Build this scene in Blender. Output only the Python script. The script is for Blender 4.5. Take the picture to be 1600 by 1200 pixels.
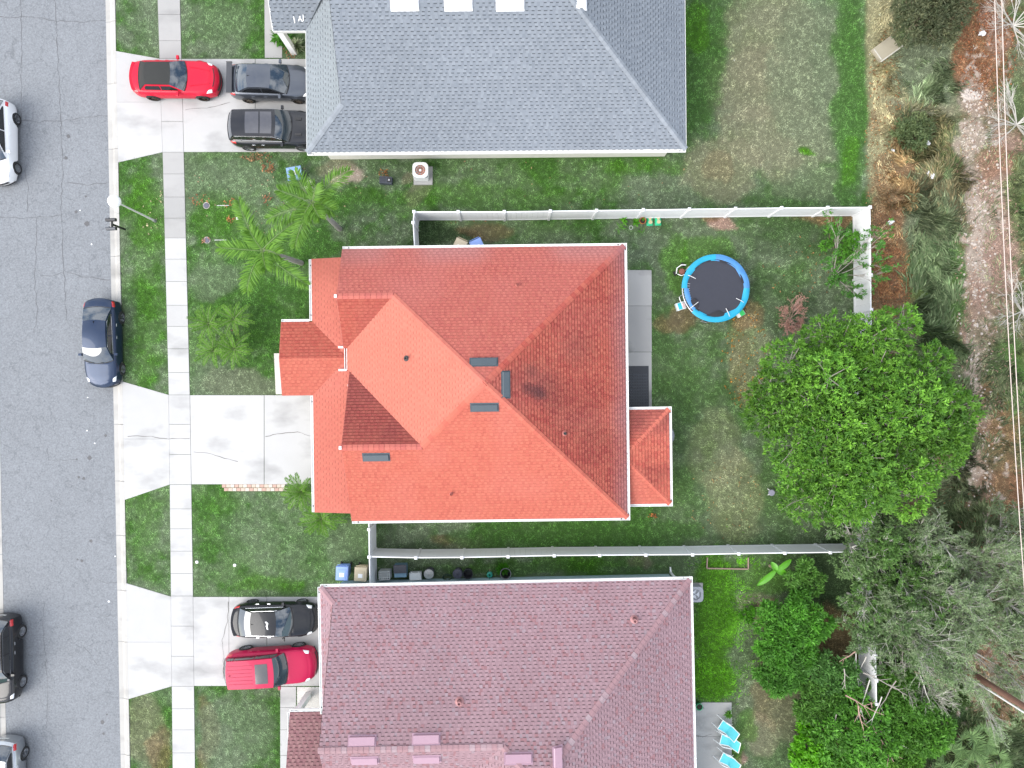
import bpy, math, random
import numpy as np
from mathutils import Vector, Matrix
R = math.radians
SC = bpy.context.scene
COL = SC.collection
for _o in list(bpy.data.objects): bpy.data.objects.remove(_o)

# ------------------------------------------------------------------ camera
H = 38.0                      # drone height above the lawns, metres
F = 1066.67                   # focal length in photograph pixels
cam_d = bpy.data.cameras.new('camera'); cam = bpy.data.objects.new('camera', cam_d); COL.objects.link(cam)
cam.location = (0, 0, H); cam.rotation_euler = (0, 0, 0)
cam_d.sensor_width = 36; cam_d.lens = 24.0; cam_d.clip_end = 3000
SC.camera = cam
# ------------------------------------------------------------------ sky and sun
SUN_EL, SUN_AZ = R(42), (-0.86, -0.50)
sd = Vector((SUN_AZ[0]*math.cos(SUN_EL), SUN_AZ[1]*math.cos(SUN_EL), math.sin(SUN_EL))).normalized()
world = bpy.data.worlds.new('World'); SC.world = world; world.use_nodes = True
wn = world.node_tree; wn.nodes.clear()
def wnode(t, **k):
    n = wn.nodes.new(t)
    for a, b in k.items(): setattr(n, a, b)
    return n
sky = wnode('ShaderNodeTexSky', sky_type='NISHITA', sun_disc=False, sun_elevation=SUN_EL,
            sun_rotation=math.atan2(sd.x, sd.y), air_density=1.0, dust_density=2.0, ozone_density=1.0)
tc = wnode('ShaderNodeTexCoord')
cn = wnode('ShaderNodeTexNoise'); cn.inputs['Scale'].default_value = 3.2; cn.inputs['Detail'].default_value = 7; cn.inputs['Roughness'].default_value = .58
wn.links.new(tc.outputs['Generated'], cn.inputs['Vector'])
cr = wnode('ShaderNodeMapRange'); cr.inputs['From Min'].default_value = .40; cr.inputs['From Max'].default_value = .58
wn.links.new(cn.outputs['Fac'], cr.inputs['Value'])
cm = wnode('ShaderNodeMix', data_type='RGBA')
cm.inputs['B'].default_value = (8.2, 8.4, 8.8, 1)
wn.links.new(cr.outputs['Result'], cm.inputs['Factor']); wn.links.new(sky.outputs['Color'], cm.inputs['A'])
bg = wnode('ShaderNodeBackground'); bg.inputs['Strength'].default_value = .105
wn.links.new(cm.outputs['Result'], bg.inputs['Color'])
wo = wnode('ShaderNodeOutputWorld'); wn.links.new(bg.outputs['Background'], wo.inputs['Surface'])
sun_d = bpy.data.lights.new('sun', 'SUN'); sun_d.energy = 1.5; sun_d.angle = R(46); sun_d.color = (1, .96, .9)
sun = bpy.data.objects.new('sun', sun_d); COL.objects.link(sun); sun.location = (-20, -12, 30)
sun.rotation_euler = sd.to_track_quat('Z', 'Y').to_euler()
SC.view_settings.view_transform = 'Standard'; SC.view_settings.look = 'None'
SC.view_settings.gamma = 1; SC.view_settings.use_curve_mapping = False
SC.view_settings.exposure = 1.42
SC.render.engine = 'CYCLES'

# ------------------------------------------------------------------ helpers
def W(px, py, z=0.0):
    """point of the place at height z that stands over photograph pixel px, py"""
    k = (H - z)/F
    return Vector(((px-800)*k, (600-py)*k, z))
_tab = np.random.RandomState(7).rand(64, 256, 256)
def vnoise(x, y, scale, seed=0):
    x = np.asarray(x, float)/scale + 1000 + seed*17.3; y = np.asarray(y, float)/scale + 1000 + seed*9.1
    xi = np.floor(x).astype(int); yi = np.floor(y).astype(int); fx = x-xi; fy = y-yi
    fx = fx*fx*(3-2*fx); fy = fy*fy*(3-2*fy); T = _tab[seed % 64]
    a = T[xi & 255, yi & 255]; b = T[(xi+1) & 255, yi & 255]; c = T[xi & 255, (yi+1) & 255]; d = T[(xi+1) & 255, (yi+1) & 255]
    return (a*(1-fx)+b*fx)*(1-fy) + (c*(1-fx)+d*fx)*fy
def fnoise(x, y, scale, seed=0, oct=4):
    s = 0; a = 1; t = 0
    for i in range(oct):
        s = s + a*vnoise(x, y, scale/2**i, seed+i); t += a; a *= .55
    return s/t

# ---- materials
MATS = {}
def mat(name, col, rough=.6, metal=0, coat=0, var=.12, vscale=6, bump=0, bscale=60, spec=.5, col2=None, attr=False, trans=0, ior=None):
    if name in MATS: return MATS[name]
    m = bpy.data.materials.new(name); m.use_nodes = True; MATS[name] = m
    nt = m.node_tree; p = nt.nodes['Principled BSDF']; L = nt.links
    p.inputs['Roughness'].default_value = rough; p.inputs['Metallic'].default_value = metal
    p.inputs['Coat Weight'].default_value = coat; p.inputs['Coat Roughness'].default_value = .04
    p.inputs['Specular IOR Level'].default_value = spec
    if ior: p.inputs['IOR'].default_value = ior
    g = nt.nodes.new('ShaderNodeNewGeometry')
    n = nt.nodes.new('ShaderNodeTexNoise'); n.inputs['Scale'].default_value = vscale; n.inputs['Detail'].default_value = 5
    L.new(g.outputs['Position'], n.inputs['Vector'])
    mx = nt.nodes.new('ShaderNodeMix'); mx.data_type = 'RGBA'; L.new(n.outputs['Fac'], mx.inputs['Factor'])
    c = tuple(col)[:3]; d = tuple(col2)[:3] if col2 else tuple(min(1, v*(1+var)) for v in c)
    e = c if col2 else tuple(v*(1-var) for v in c)
    mx.inputs['A'].default_value = (*e, 1); mx.inputs['B'].default_value = (*d, 1)
    out = mx.outputs['Result']
    if attr:
        a = nt.nodes.new('ShaderNodeAttribute'); a.attribute_name = 'col'
        mm = nt.nodes.new('ShaderNodeMix'); mm.data_type = 'RGBA'; mm.blend_type = 'MULTIPLY'; mm.inputs['Factor'].default_value = 1
        L.new(a.outputs['Color'], mm.inputs['A']); L.new(out, mm.inputs['B']); out = mm.outputs['Result']
    L.new(out, p.inputs['Base Color'])
    if bump:
        n2 = nt.nodes.new('ShaderNodeTexNoise'); n2.inputs['Scale'].default_value = bscale; n2.inputs['Detail'].default_value = 3
        L.new(g.outputs['Position'], n2.inputs['Vector'])
        b = nt.nodes.new('ShaderNodeBump'); b.inputs['Strength'].default_value = bump; b.inputs['Distance'].default_value = .02
        L.new(n2.outputs['Fac'], b.inputs['Height']); L.new(b.outputs['Normal'], p.inputs['Normal'])
    if trans:
        t = nt.nodes.new('ShaderNodeBsdfTranslucent'); L.new(out, t.inputs['Color'])
        ms = nt.nodes.new('ShaderNodeMixShader'); ms.inputs['Fac'].default_value = trans
        o = nt.nodes['Material Output']
        L.new(p.outputs['BSDF'], ms.inputs[1]); L.new(t.outputs['BSDF'], ms.inputs[2]); L.new(ms.outputs['Shader'], o.inputs['Surface'])
    return m

# ---- objects
def link(o, parent=None):
    COL.objects.link(o)
    if parent is not None: o.parent = parent
    return o
def tag(o, label=None, cat=None, group=None, kind=None):
    if label: o['label'] = label
    if cat: o['category'] = cat
    if group: o['group'] = group
    if kind: o['kind'] = kind
    return o
def thing(name, label, cat, loc=(0, 0, 0), rz=0, group=None):
    o = bpy.data.objects.new(name, None); o.empty_display_size = .3
    o.location = loc; o.rotation_euler = (0, 0, rz); COL.objects.link(o)
    return tag(o, label, cat, group)
def npmesh(name, V, Fc, cols=None):
    """V (n,3); Fc (m,3) or (m,4) ints"""
    V = np.asarray(V, np.float32); Fc = np.asarray(Fc, np.int32); k = Fc.shape[1]
    me = bpy.data.meshes.new(name)
    me.vertices.add(len(V)); me.vertices.foreach_set('co', V.ravel())
    me.loops.add(Fc.size); me.loops.foreach_set('vertex_index', Fc.ravel())
    me.polygons.add(len(Fc)); me.polygons.foreach_set('loop_start', np.arange(0, Fc.size, k, dtype=np.int32))
    me.polygons.foreach_set('loop_total', np.full(len(Fc), k, np.int32))
    if cols is not None:
        a = me.attributes.new('col', 'FLOAT_COLOR', 'POINT')
        c = np.ones((len(V), 4), np.float32); c[:, :3] = cols; a.data.foreach_set('color', c.ravel())
    me.update(); return me
class MB:
    def __init__(s): s.v = []; s.f = []; s.c = []; s.cur = None
    def add(s, vs, fs, col=None):
        o = len(s.v); s.v += [tuple(p) for p in vs]; s.f += [tuple(i+o for i in q) for q in fs]
        s.c += [col or (1, 1, 1)]*len(vs)
    def box(s, c, d, rz=0, tilt=None, col=None):
        hx, hy, hz = d[0]/2, d[1]/2, d[2]/2
        M = Matrix.Rotation(rz, 3, 'Z')
        if tilt is not None: M = tilt @ M if isinstance(tilt, Matrix) else M
        vs = [Vector(c) + M @ Vector((x*hx, y*hy, z*hz)) for z in (-1, 1) for x, y in ((-1, -1), (1, -1), (1, 1), (-1, 1))]
        s.add(vs, [(3, 2, 1, 0), (4, 5, 6, 7), (0, 1, 5, 4), (1, 2, 6, 5), (2, 3, 7, 6), (3, 0, 4, 7)], col)
    def prism(s, poly, z0, z1, inset=0, col=None):
        n = len(poly); cx = sum(p[0] for p in poly)/n; cy = sum(p[1] for p in poly)/n
        top = [(p[0]+(cx-p[0])*inset, p[1]+(cy-p[1])*inset, z1) for p in poly]
        s.add([(p[0], p[1], z0) for p in poly] + top,
              [tuple(range(n-1, -1, -1)), tuple(range(n, 2*n))] + [(i, (i+1) % n, n+(i+1) % n, n+i) for i in range(n)], col)
    def tube(s, p0, p1, r0, r1=None, n=6, cap=True, col=None):
        r1 = r0 if r1 is None else r1
        p0 = Vector(p0); p1 = Vector(p1); d = (p1-p0)
        if d.length < 1e-6: return
        d.normalize(); a = d.orthogonal().normalized(); b = d.cross(a)
        vs = []
        for p, r in ((p0, r0), (p1, r1)):
            for i in range(n):
                t = 2*math.pi*i/n; vs.append(p + (a*math.cos(t)+b*math.sin(t))*r)
        fs = [(i, (i+1) % n, n+(i+1) % n, n+i) for i in range(n)]
        if cap: fs += [tuple(range(n-1, -1, -1)), tuple(range(n, 2*n))]
        s.add(vs, fs, col)
    def path(s, pts, r0, r1=None, n=5, col=None):
        r1 = r0 if r1 is None else r1; m = len(pts)-1
        for i in range(m):
            s.tube(pts[i], pts[i+1], r0+(r1-r0)*i/m, r0+(r1-r0)*(i+1)/m, n, cap=(i in (0, m-1)), col=col)
    def lathe(s, prof, n=20, c=(0, 0, 0), axis='Z', col=None):
        vs = []; m = len(prof)
        for i in range(n):
            t = 2*math.pi*i/n
            for r, z in prof:
                p = (r*math.cos(t), r*math.sin(t), z) if axis == 'Z' else (r*math.cos(t), z, r*math.sin(t))
                vs.append((p[0]+c[0], p[1]+c[1], p[2]+c[2]))
        fs = [(i*m+j, ((i+1) % n)*m+j, ((i+1) % n)*m+j+1, i*m+j+1) for i in range(n) for j in range(m-1)]
        s.add(vs, fs, col)
    def grid(s, fn, nu, nv, col=None):
        vs = [fn(i/nu, j/nv) for i in range(nu+1) for j in range(nv+1)]
        s.add(vs, [(i*(nv+1)+j, (i+1)*(nv+1)+j, (i+1)*(nv+1)+j+1, i*(nv+1)+j+1) for i in range(nu) for j in range(nv)], col)
    def build(s, name, m, parent=None, smooth=False, cols=False, kind=None):
        me = bpy.data.meshes.new(name); me.from_pydata(s.v, [], s.f)
        if cols:
            a = me.attributes.new('col', 'FLOAT_COLOR', 'POINT')
            c = np.ones((len(s.v), 4), np.float32); c[:, :3] = s.c; a.data.foreach_set('color', c.ravel())
        if m: me.materials.append(m)
        if smooth: me.polygons.foreach_set('use_smooth', np.ones(len(me.polygons), bool))
        me.update()
        o = link(bpy.data.objects.new(name, me), parent)
        if kind: o['kind'] = kind
        return o
def one(kind, *a, **k):
    m = MB(); getattr(m, kind)(*a, **k); return m
def copy_tree(o, parent=None):
    c = o.copy(); COL.objects.link(c); c.parent = parent
    for ch in list(o.children): copy_tree(ch, c)
    return c
# ------------------------------------------------------------------ plan of the site (photograph pixels on the ground)
YS = [-420, 0, 260, 620, 900, 1200, 1620]
def road_r(py): return 163 + .02*py
def kerb_r(py): return 180 + .0195*py
def road_l(py): return -17 + .021*py
def kerb_l(py): return -35 + .021*py
def walk_l(py): return float(np.interp(py, YS, [236, 246.5, 255, 264, 267, 270, 275]))
def walk_r(py): return float(np.interp(py, YS, [270, 281.5, 288, 297, 301.5, 305, 310]))
ROAD_Z = -.12
PAVED = []            # convex world polygons where no grass grows
def pave(poly): PAVED.append([(p[0], p[1]) for p in poly])
def inside(poly, x, y, grow=0.0):
    n = len(poly); a = sum(poly[i][0]*poly[(i+1) % n][1]-poly[(i+1) % n][0]*poly[i][1] for i in range(n))
    sg = 1 if a > 0 else -1; m = np.ones(np.shape(x), bool)
    for i in range(n):
        (x0, y0), (x1, y1) = poly[i], poly[(i+1) % n]; l = math.hypot(x1-x0, y1-y0) or 1
        m &= sg*((x1-x0)*(y-y0)-(y1-y0)*(x-x0))/l >= -grow
    return m

# ---- soil and turf colour of the ground, with shade painted in along the fences
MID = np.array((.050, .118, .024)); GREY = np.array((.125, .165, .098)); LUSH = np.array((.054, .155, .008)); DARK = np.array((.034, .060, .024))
TAN = np.array((.190, .182, .118)); BROWN = np.array((.17, .10, .055)); SAND = np.array((.36, .295, .245)); STRAW = np.array((.25, .235, .135))
RUST = np.array((.20, .105, .058)); SAGE = np.array((.135, .160, .098)); PINK = np.array((.28, .19, .15))
BLOBS = [  # px, py, rx, ry, colour, strength
 (1200, 60, 70, 70, TAN, .55), (1190, 130, 75, 60, TAN, .65), (1215, 215, 80, 60, TAN, .6), (1130, 265, 60, 45, TAN, .6), (1120, 262, 26, 20, BROWN, .22), (1270, 130, 60, 120, SAGE, .7),
 (1270, 290, 60, 26, SAGE, .5), (1330, 150, 26, 190, MID, .8), (1100, 90, 34, 110, MID, .7), (1090, 45, 20, 40, LUSH, .6), (1330, 250, 14, 40, LUSH, .5), (1260, 245, 11, 7, LUSH, .9),
 (545, 275, 22, 16, SAND, .9), (525, 262, 30, 16, TAN, .6), (655, 300, 16, 20, TAN, .6), (640, 268, 10, 10, TAN, .6), (560, 320, 60, 25, MID, .5), (720, 310, 200, 20, LUSH, .35), (1000, 258, 60, 12, LUSH, .4),
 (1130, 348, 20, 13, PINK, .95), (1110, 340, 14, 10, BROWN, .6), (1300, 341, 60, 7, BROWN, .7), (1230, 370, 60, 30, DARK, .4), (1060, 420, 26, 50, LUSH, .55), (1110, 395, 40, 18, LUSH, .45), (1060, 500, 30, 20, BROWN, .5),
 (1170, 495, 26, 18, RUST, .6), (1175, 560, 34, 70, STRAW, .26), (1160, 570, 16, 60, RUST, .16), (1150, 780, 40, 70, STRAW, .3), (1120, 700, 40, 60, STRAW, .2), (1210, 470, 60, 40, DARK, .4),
 (720, 848, 34, 14, TAN, .6), (700, 840, 20, 10, BROWN, .5), (660, 855, 70, 10, DARK, .5), (900, 838, 200, 22, MID, .7), (700, 370, 60, 14, DARK, .75), (760, 362, 40, 16, BROWN, .45), (670, 350, 30, 14, DARK, .6),  # DARK strips along the fences: occlusion shade painted into the turf
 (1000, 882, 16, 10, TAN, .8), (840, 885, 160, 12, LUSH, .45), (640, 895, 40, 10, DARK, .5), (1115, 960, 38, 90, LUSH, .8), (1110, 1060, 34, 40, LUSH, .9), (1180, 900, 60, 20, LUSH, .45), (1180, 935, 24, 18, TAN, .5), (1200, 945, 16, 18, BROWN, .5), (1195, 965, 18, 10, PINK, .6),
 (1175, 1110, 30, 60, SAGE, .6), (1190, 1150, 26, 30, TAN, .6), (1160, 1186, 10, 9, PINK, .8), (1210, 1080, 40, 60, BROWN, .35), (1140, 1190, 20, 40, LUSH, .6), (1165, 1140, 20, 24, LUSH, .5),
 (225, 1140, 30, 60, TAN, .5), (250, 1180, 20, 40, BROWN, .45), (325, 1150, 14, 60, BROWN, .4), (370, 1150, 60, 60, GREY, .6), (225, 340, 30, 60, LUSH, .35), (230, 440, 26, 170, LUSH, .32), (215, 560, 24, 60, LUSH, .2),
 (240, 40, 34, 60, GREY, .5), (345, 40, 50, 50, GREY, .5), (350, 280, 60, 40, GREY, .6), (340, 340, 40, 40, LUSH, .3), (420, 910, 60, 14, LUSH, .5), (540, 850, 30, 40, GREY, .5), (430, 835, 90, 50, GREY, .35), (230, 840, 26, 70, LUSH, .22), (380, 600, 60, 22, SAGE, .8), (330, 440, 40, 30, GREY, .6),
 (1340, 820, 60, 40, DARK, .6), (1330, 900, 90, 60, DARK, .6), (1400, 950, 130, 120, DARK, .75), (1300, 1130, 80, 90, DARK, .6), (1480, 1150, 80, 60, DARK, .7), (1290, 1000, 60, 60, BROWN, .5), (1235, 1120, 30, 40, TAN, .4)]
WILD = [
 (1375, 100, 30, 120, STRAW, .9), (1385, 240, 32, 90, STRAW, .85), (1365, 20, 26, 40, STRAW, .7), (1385, 300, 22, 60, BROWN, .7), (1378, 180, 20, 30, RUST, .4), (1385, 400, 34, 60, RUST, .6), (1375, 450, 40, 44, RUST, .55), (1400, 455, 40, 30, BROWN, .5), (1390, 350, 40, 30, BROWN, .7),
 (1440, 110, 50, 50, SAGE, .9), (1460, 150, 36, 40, SAGE, .9), (1400, 160, 60, 14, STRAW, .8), (1450, 170, 50, 10, TAN, .9), (1430, 215, 42, 40, DARK, .55), (1440, 250, 36, 40, BROWN, .4), (1455, 350, 40, 60, SAGE, .8), (1470, 340, 24, 26, STRAW, .8), (1465, 450, 44, 110, MID, .6), (1410, 260, 14, 70, RUST, .5),
 (1530, 60, 46, 80, RUST, .75), (1560, 40, 20, 60, PINK, .6), (1520, 110, 30, 40, RUST, .7), (1520, 150, 22, 30, SAND, .6), (1516, 220, 20, 40, SAND, .7), (1525, 300, 16, 50, SAND, .8), (1545, 330, 26, 90, SAND, .75), (1530, 420, 20, 80, SAND, .8), (1520, 500, 18, 70, PINK, .7), (1520, 580, 14, 60, SAND, .7), (1525, 680, 18, 80, SAND, .75), (1535, 740, 16, 40, SAND, .7),
 (1570, 280, 30, 90, PINK, .8), (1570, 400, 30, 60, PINK, .85), (1560, 250, 30, 24, RUST, .5), (1590, 300, 20, 60, MID, .6), (1555, 170, 30, 30, PINK, .5), (1560, 520, 40, 50, TAN, .5), (1580, 580, 30, 60, MID, .7), (1550, 640, 24, 50, RUST, .45), (1560, 700, 34, 60, BROWN, .5), (1560, 760, 40, 30, RUST, .5), (1590, 800, 20, 70, RUST, .7), (1550, 470, 30, 24, PINK, .6),
 (1540, 1030, 36, 40, PINK, .7), (1560, 1070, 46, 40, TAN, .7), (1550, 1000, 30, 30, RUST, .55), (1570, 1110, 40, 30, BROWN, .6), (1590, 1040, 30, 60, PINK, .5), (1520, 1080, 24, 24, TAN, .6), (1500, 810, 40, 60, DARK, .3), (1590, 960, 20, 60, MID, .6), (1590, 1170, 40, 40, DARK, .6)]
def ground_col(x, y):
    px = 800 + x*F/H; py = 600 - y*F/H
    wx = (fnoise(x, y, 1.6, 3)-.5)*38; wy = (fnoise(x, y, 1.6, 9)-.5)*38
    n1 = fnoise(x, y, 2.6, 1); n2 = fnoise(x, y, .5, 5, 3); n3 = fnoise(x, y, 6, 12, 3); hf = fnoise(x, y, .55, 24, 4)*.8+.2*vnoise(x, y, .11, 28)
    t = np.clip((n1-.5)*3.0+.54 + (n2-.5)*1.6 + (hf-.5)*1.2, 0, 1)[:, None]
    c = MID*(1-t) + GREY*t
    l = np.clip((n3-.52)*4, 0, .45)[:, None]*np.clip((n2-.3)*2, 0, 1)[:, None]; c = c*(1-l)+LUSH*l
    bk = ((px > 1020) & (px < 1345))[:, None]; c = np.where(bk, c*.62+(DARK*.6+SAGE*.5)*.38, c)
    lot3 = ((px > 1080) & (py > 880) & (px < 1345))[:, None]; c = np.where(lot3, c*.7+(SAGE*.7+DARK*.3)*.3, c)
    wild = np.clip((px+wx*.3-1352)/10, 0, 1)[:, None]
    wb = TAN*np.clip(n1*1.2, 0, 1)[:, None]*.8 + MID*np.clip(1-n1*1.2, 0, 1)[:, None]
    wb = wb*(1-np.clip((n2-.5)*3, 0, .7)[:, None]) + BROWN*np.clip((n2-.5)*3, 0, .7)[:, None]
    c = c*(1-wild)+wb*wild
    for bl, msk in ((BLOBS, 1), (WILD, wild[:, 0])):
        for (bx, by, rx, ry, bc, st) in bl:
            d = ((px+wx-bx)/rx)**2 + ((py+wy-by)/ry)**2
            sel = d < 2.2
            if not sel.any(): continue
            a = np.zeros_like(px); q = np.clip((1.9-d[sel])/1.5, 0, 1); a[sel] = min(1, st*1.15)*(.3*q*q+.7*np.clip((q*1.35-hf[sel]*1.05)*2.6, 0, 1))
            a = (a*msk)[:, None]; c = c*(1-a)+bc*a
    # pale gravel specks along the sandy trail
    sp = (vnoise(x, y, .22, 20) > .72) & (px > 1498+wx*.5) & (px < 1575+wx*.5) & (vnoise(x, y, 2.0, 22) > .42)
    c = np.where(sp[:, None], SAND*1.15, c)
    return np.clip(c, .004, .8)

# ---- the ground sheet
def axis(lo, hi, st, far):
    a = list(np.arange(lo, hi+.001, st)); s = st
    while a[-1] < far: s *= 1.5; a.append(a[-1]+s)
    s = st
    while a[0] > -far: s *= 1.5; a.insert(0, a[0]-s)
    return np.array(a)
gx = axis(-31, 31, .16, 900); gy = axis(-24, 24, .16, 900)
GX, GY = np.meshgrid(gx, gy, indexing='ij'); fxs, fys = GX.ravel(), GY.ravel()
gpx = 800+fxs*F/H; gpy = 600-fys*F/H
onroad = (gpx > kerb_l(gpy)+2.5) & (gpx < kerb_r(gpy)-2.5)
gz = np.where(onroad, -.35, -.012+.02*fnoise(fxs, fys, 1.1, 2))
nx, ny = len(gx), len(gy); I = np.arange(nx*ny).reshape(nx, ny)
Q = np.stack([I[:-1, :-1], I[1:, :-1], I[1:, 1:], I[:-1, 1:]], -1).reshape(-1, 4)
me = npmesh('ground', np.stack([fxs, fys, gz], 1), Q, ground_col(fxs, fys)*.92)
me.materials.append(mat('soil_and_turf', (1, 1, 1), .95, var=.3, vscale=14, bump=.9, bscale=30, attr=True, spec=.1))
me.polygons.foreach_set('use_smooth', np.ones(len(me.polygons), bool))
ground = tag(link(bpy.data.objects.new('ground', me)), kind='structure')

# ---- asphalt road
def asphalt():
    m = mat('asphalt', (.182, .193, .207), .9, var=.1, vscale=.35, spec=.25)
    nt = m.node_tree; L = nt.links; p = nt.nodes['Principled BSDF']; src = p.inputs['Base Color'].links[0].from_socket
    g = nt.nodes.new('ShaderNodeNewGeometry')
    n = nt.nodes.new('ShaderNodeTexNoise'); n.inputs['Scale'].default_value = 11; n.inputs['Detail'].default_value = 6; n.inputs['Roughness'].default_value = .8
    L.new(g.outputs['Position'], n.inputs['Vector'])
    mr = nt.nodes.new('ShaderNodeMapRange'); mr.inputs['From Min'].default_value = .3; mr.inputs['From Max'].default_value = .7; mr.inputs['To Min'].default_value = .66; mr.inputs['To Max'].default_value = 1.34
    L.new(n.outputs['Fac'], mr.inputs['Value'])
    # hairline cracking: distorted cell edges
    nd = nt.nodes.new('ShaderNodeTexNoise'); nd.inputs['Scale'].default_value = 2.2; nd.inputs['Detail'].default_value = 4; L.new(g.outputs['Position'], nd.inputs['Vector'])
    va = nt.nodes.new('ShaderNodeVectorMath'); va.operation = 'MULTIPLY_ADD'; va.inputs[1].default_value = (1.1, 1.1, 0)
    L.new(nd.outputs['Color'], va.inputs[0]); L.new(g.outputs['Position'], va.inputs[2])
    v = nt.nodes.new('ShaderNodeTexVoronoi'); v.feature = 'DISTANCE_TO_EDGE'; v.inputs['Scale'].default_value = .75; L.new(va.outputs['Vector'], v.inputs['Vector'])
    ck = nt.nodes.new('ShaderNodeMapRange'); ck.inputs['From Min'].default_value = .0; ck.inputs['From Max'].default_value = .022; ck.inputs['To Min'].default_value = .80; ck.inputs['To Max'].default_value = 1
    L.new(v.outputs['Distance'], ck.inputs['Value'])
    mu = nt.nodes.new('ShaderNodeMath'); mu.operation = 'MULTIPLY'; L.new(mr.outputs['Result'], mu.inputs[0]); L.new(ck.outputs['Result'], mu.inputs[1])
    mx = nt.nodes.new('ShaderNodeMix'); mx.data_type = 'RGBA'; mx.blend_type = 'MULTIPLY'; mx.inputs['Factor'].default_value = 1
    L.new(src, mx.inputs['A']); L.new(mu.outputs['Value'], mx.inputs['B']); L.new(mx.outputs['Result'], p.inputs['Base Color'])
    b = nt.nodes.new('ShaderNodeBump'); b.inputs['Strength'].default_value = .5; b.inputs['Distance'].default_value = .01
    L.new(n.outputs['Fac'], b.inputs['Height']); L.new(b.outputs['Normal'], p.inputs['Normal'])
    return m
rp = [W(road_l(-6000)-6, -6000), W(road_r(-6000)+6, -6000), W(road_r(7000)+6, 7000), W(road_l(7000)-6, 7000)]
mb = MB(); mb.add([(p.x, p.y, ROAD_Z) for p in rp], [(3, 2, 1, 0)])
road = tag(mb.build('road', asphalt()), kind='structure')
random.seed(4)
crack_m = mat('crack_tar', (.10, .10, .105), .9)
def ribbon(pts, w, z, name, m, parent, jit=.05, step=.22):
    P = [W(*p) for p in pts]; out = []
    for a, b in zip(P[:-1], P[1:]):
        n = max(1, int((b-a).length/step))
        for i in range(n): out.append(a.lerp(b, i/n))
    out.append(P[-1])
    for p in out[1:-1]: p.x += random.uniform(-jit, jit); p.y += random.uniform(-jit, jit)
    mb = MB(); vs = []
    for i, p in enumerate(out):
        d = (out[min(i+1, len(out)-1)]-out[max(i-1, 0)]); d = Vector((-d.y, d.x, 0)).normalized()*w*random.uniform(.35, 1.25)/2
        vs += [(p.x+d.x, p.y+d.y, z), (p.x-d.x, p.y-d.y, z)]
    mb.add(vs, [(2*i, 2*i+1, 2*i+3, 2*i+2) for i in range(len(out)-1)])
    return mb.build(name, m, parent)
CR = [[(29, -40), (31, 60), (31, 190)], [(37, 260), (42, 300), (40, 330)], [(81, -30), (87, 60), (90, 120), (93, 187), (96, 260), (93, 330), (98, 420), (101, 500)],
      [(-8, 25), (45, 24), (80, 31), (130, 33), (165, 30)], [(30, 187), (60, 189), (95, 188), (130, 182), (166, 180)], [(100, 285), (135, 288), (168, 284)], [(-4, 338), (40, 340), (80, 337), (95, 335)],
      [(98, 422), (120, 431), (150, 434), (171, 437)], [(55, 340), (52, 440), (56, 480), (51, 520)], [(60, 430), (80, 431), (98, 424)], [(148, 905), (165, 912), (182, 911)], [(150, 960), (165, 964), (184, 962)], [(66, 940), (66, 1000), (72, 1060), (70, 1140)], [(128, 1010), (150, 1040), (160, 1040)], [(165, 1090), (176, 1092), (188, 1094)], [(72, 700), (74, 720), (118, 718)]]
for i, c in enumerate(CR): ribbon(c, .035 if i < 9 else .022, ROAD_Z+.004, 'crack', crack_m, road)
oil_m = mat('oil_spot', (.09, .09, .095), .7)
def spot(px, py, r, m, parent, name, z):
    mb = MB(); c = W(px, py); n = 14
    mb.add([(c.x+math.cos(i*2*math.pi/n)*r*random.uniform(.7, 1.15), c.y+math.sin(i*2*math.pi/n)*r*random.uniform(.7, 1.15), z) for i in range(n)], [tuple(range(n))])
    return mb.build(name, m, parent)
for (a, b, r) in [(105, 212, .12), (101, 246, .11), (134, 349, .16), (132, 306, .07), (117, 330, .1), (163, 681, .09), (138, 716, .13), (118, 718, .06), (129, 748, .09), (121, 746, .08), (78, 783, .05), (140, 846, .1), (126, 877, .09), (119, 875, .06), (158, 1130, .12), (160, 1148, .08), (165, 1118, .06)]:
    spot(a, b, r, oil_m, road, 'oil_spot', ROAD_Z+.006)
lit_m = mat('litter_paper', (.72, .72, .74), .7)
for (a, b, r) in [(123, 328, .035), (141, 381, .05), (135, 621, .035), (134, 673, .04), (146, 693, .04), (168, 941, .06), (178, 870, .04)]:
    spot(a, b, r, lit_m, road, 'pale_fleck', ROAD_Z+.007)

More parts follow.
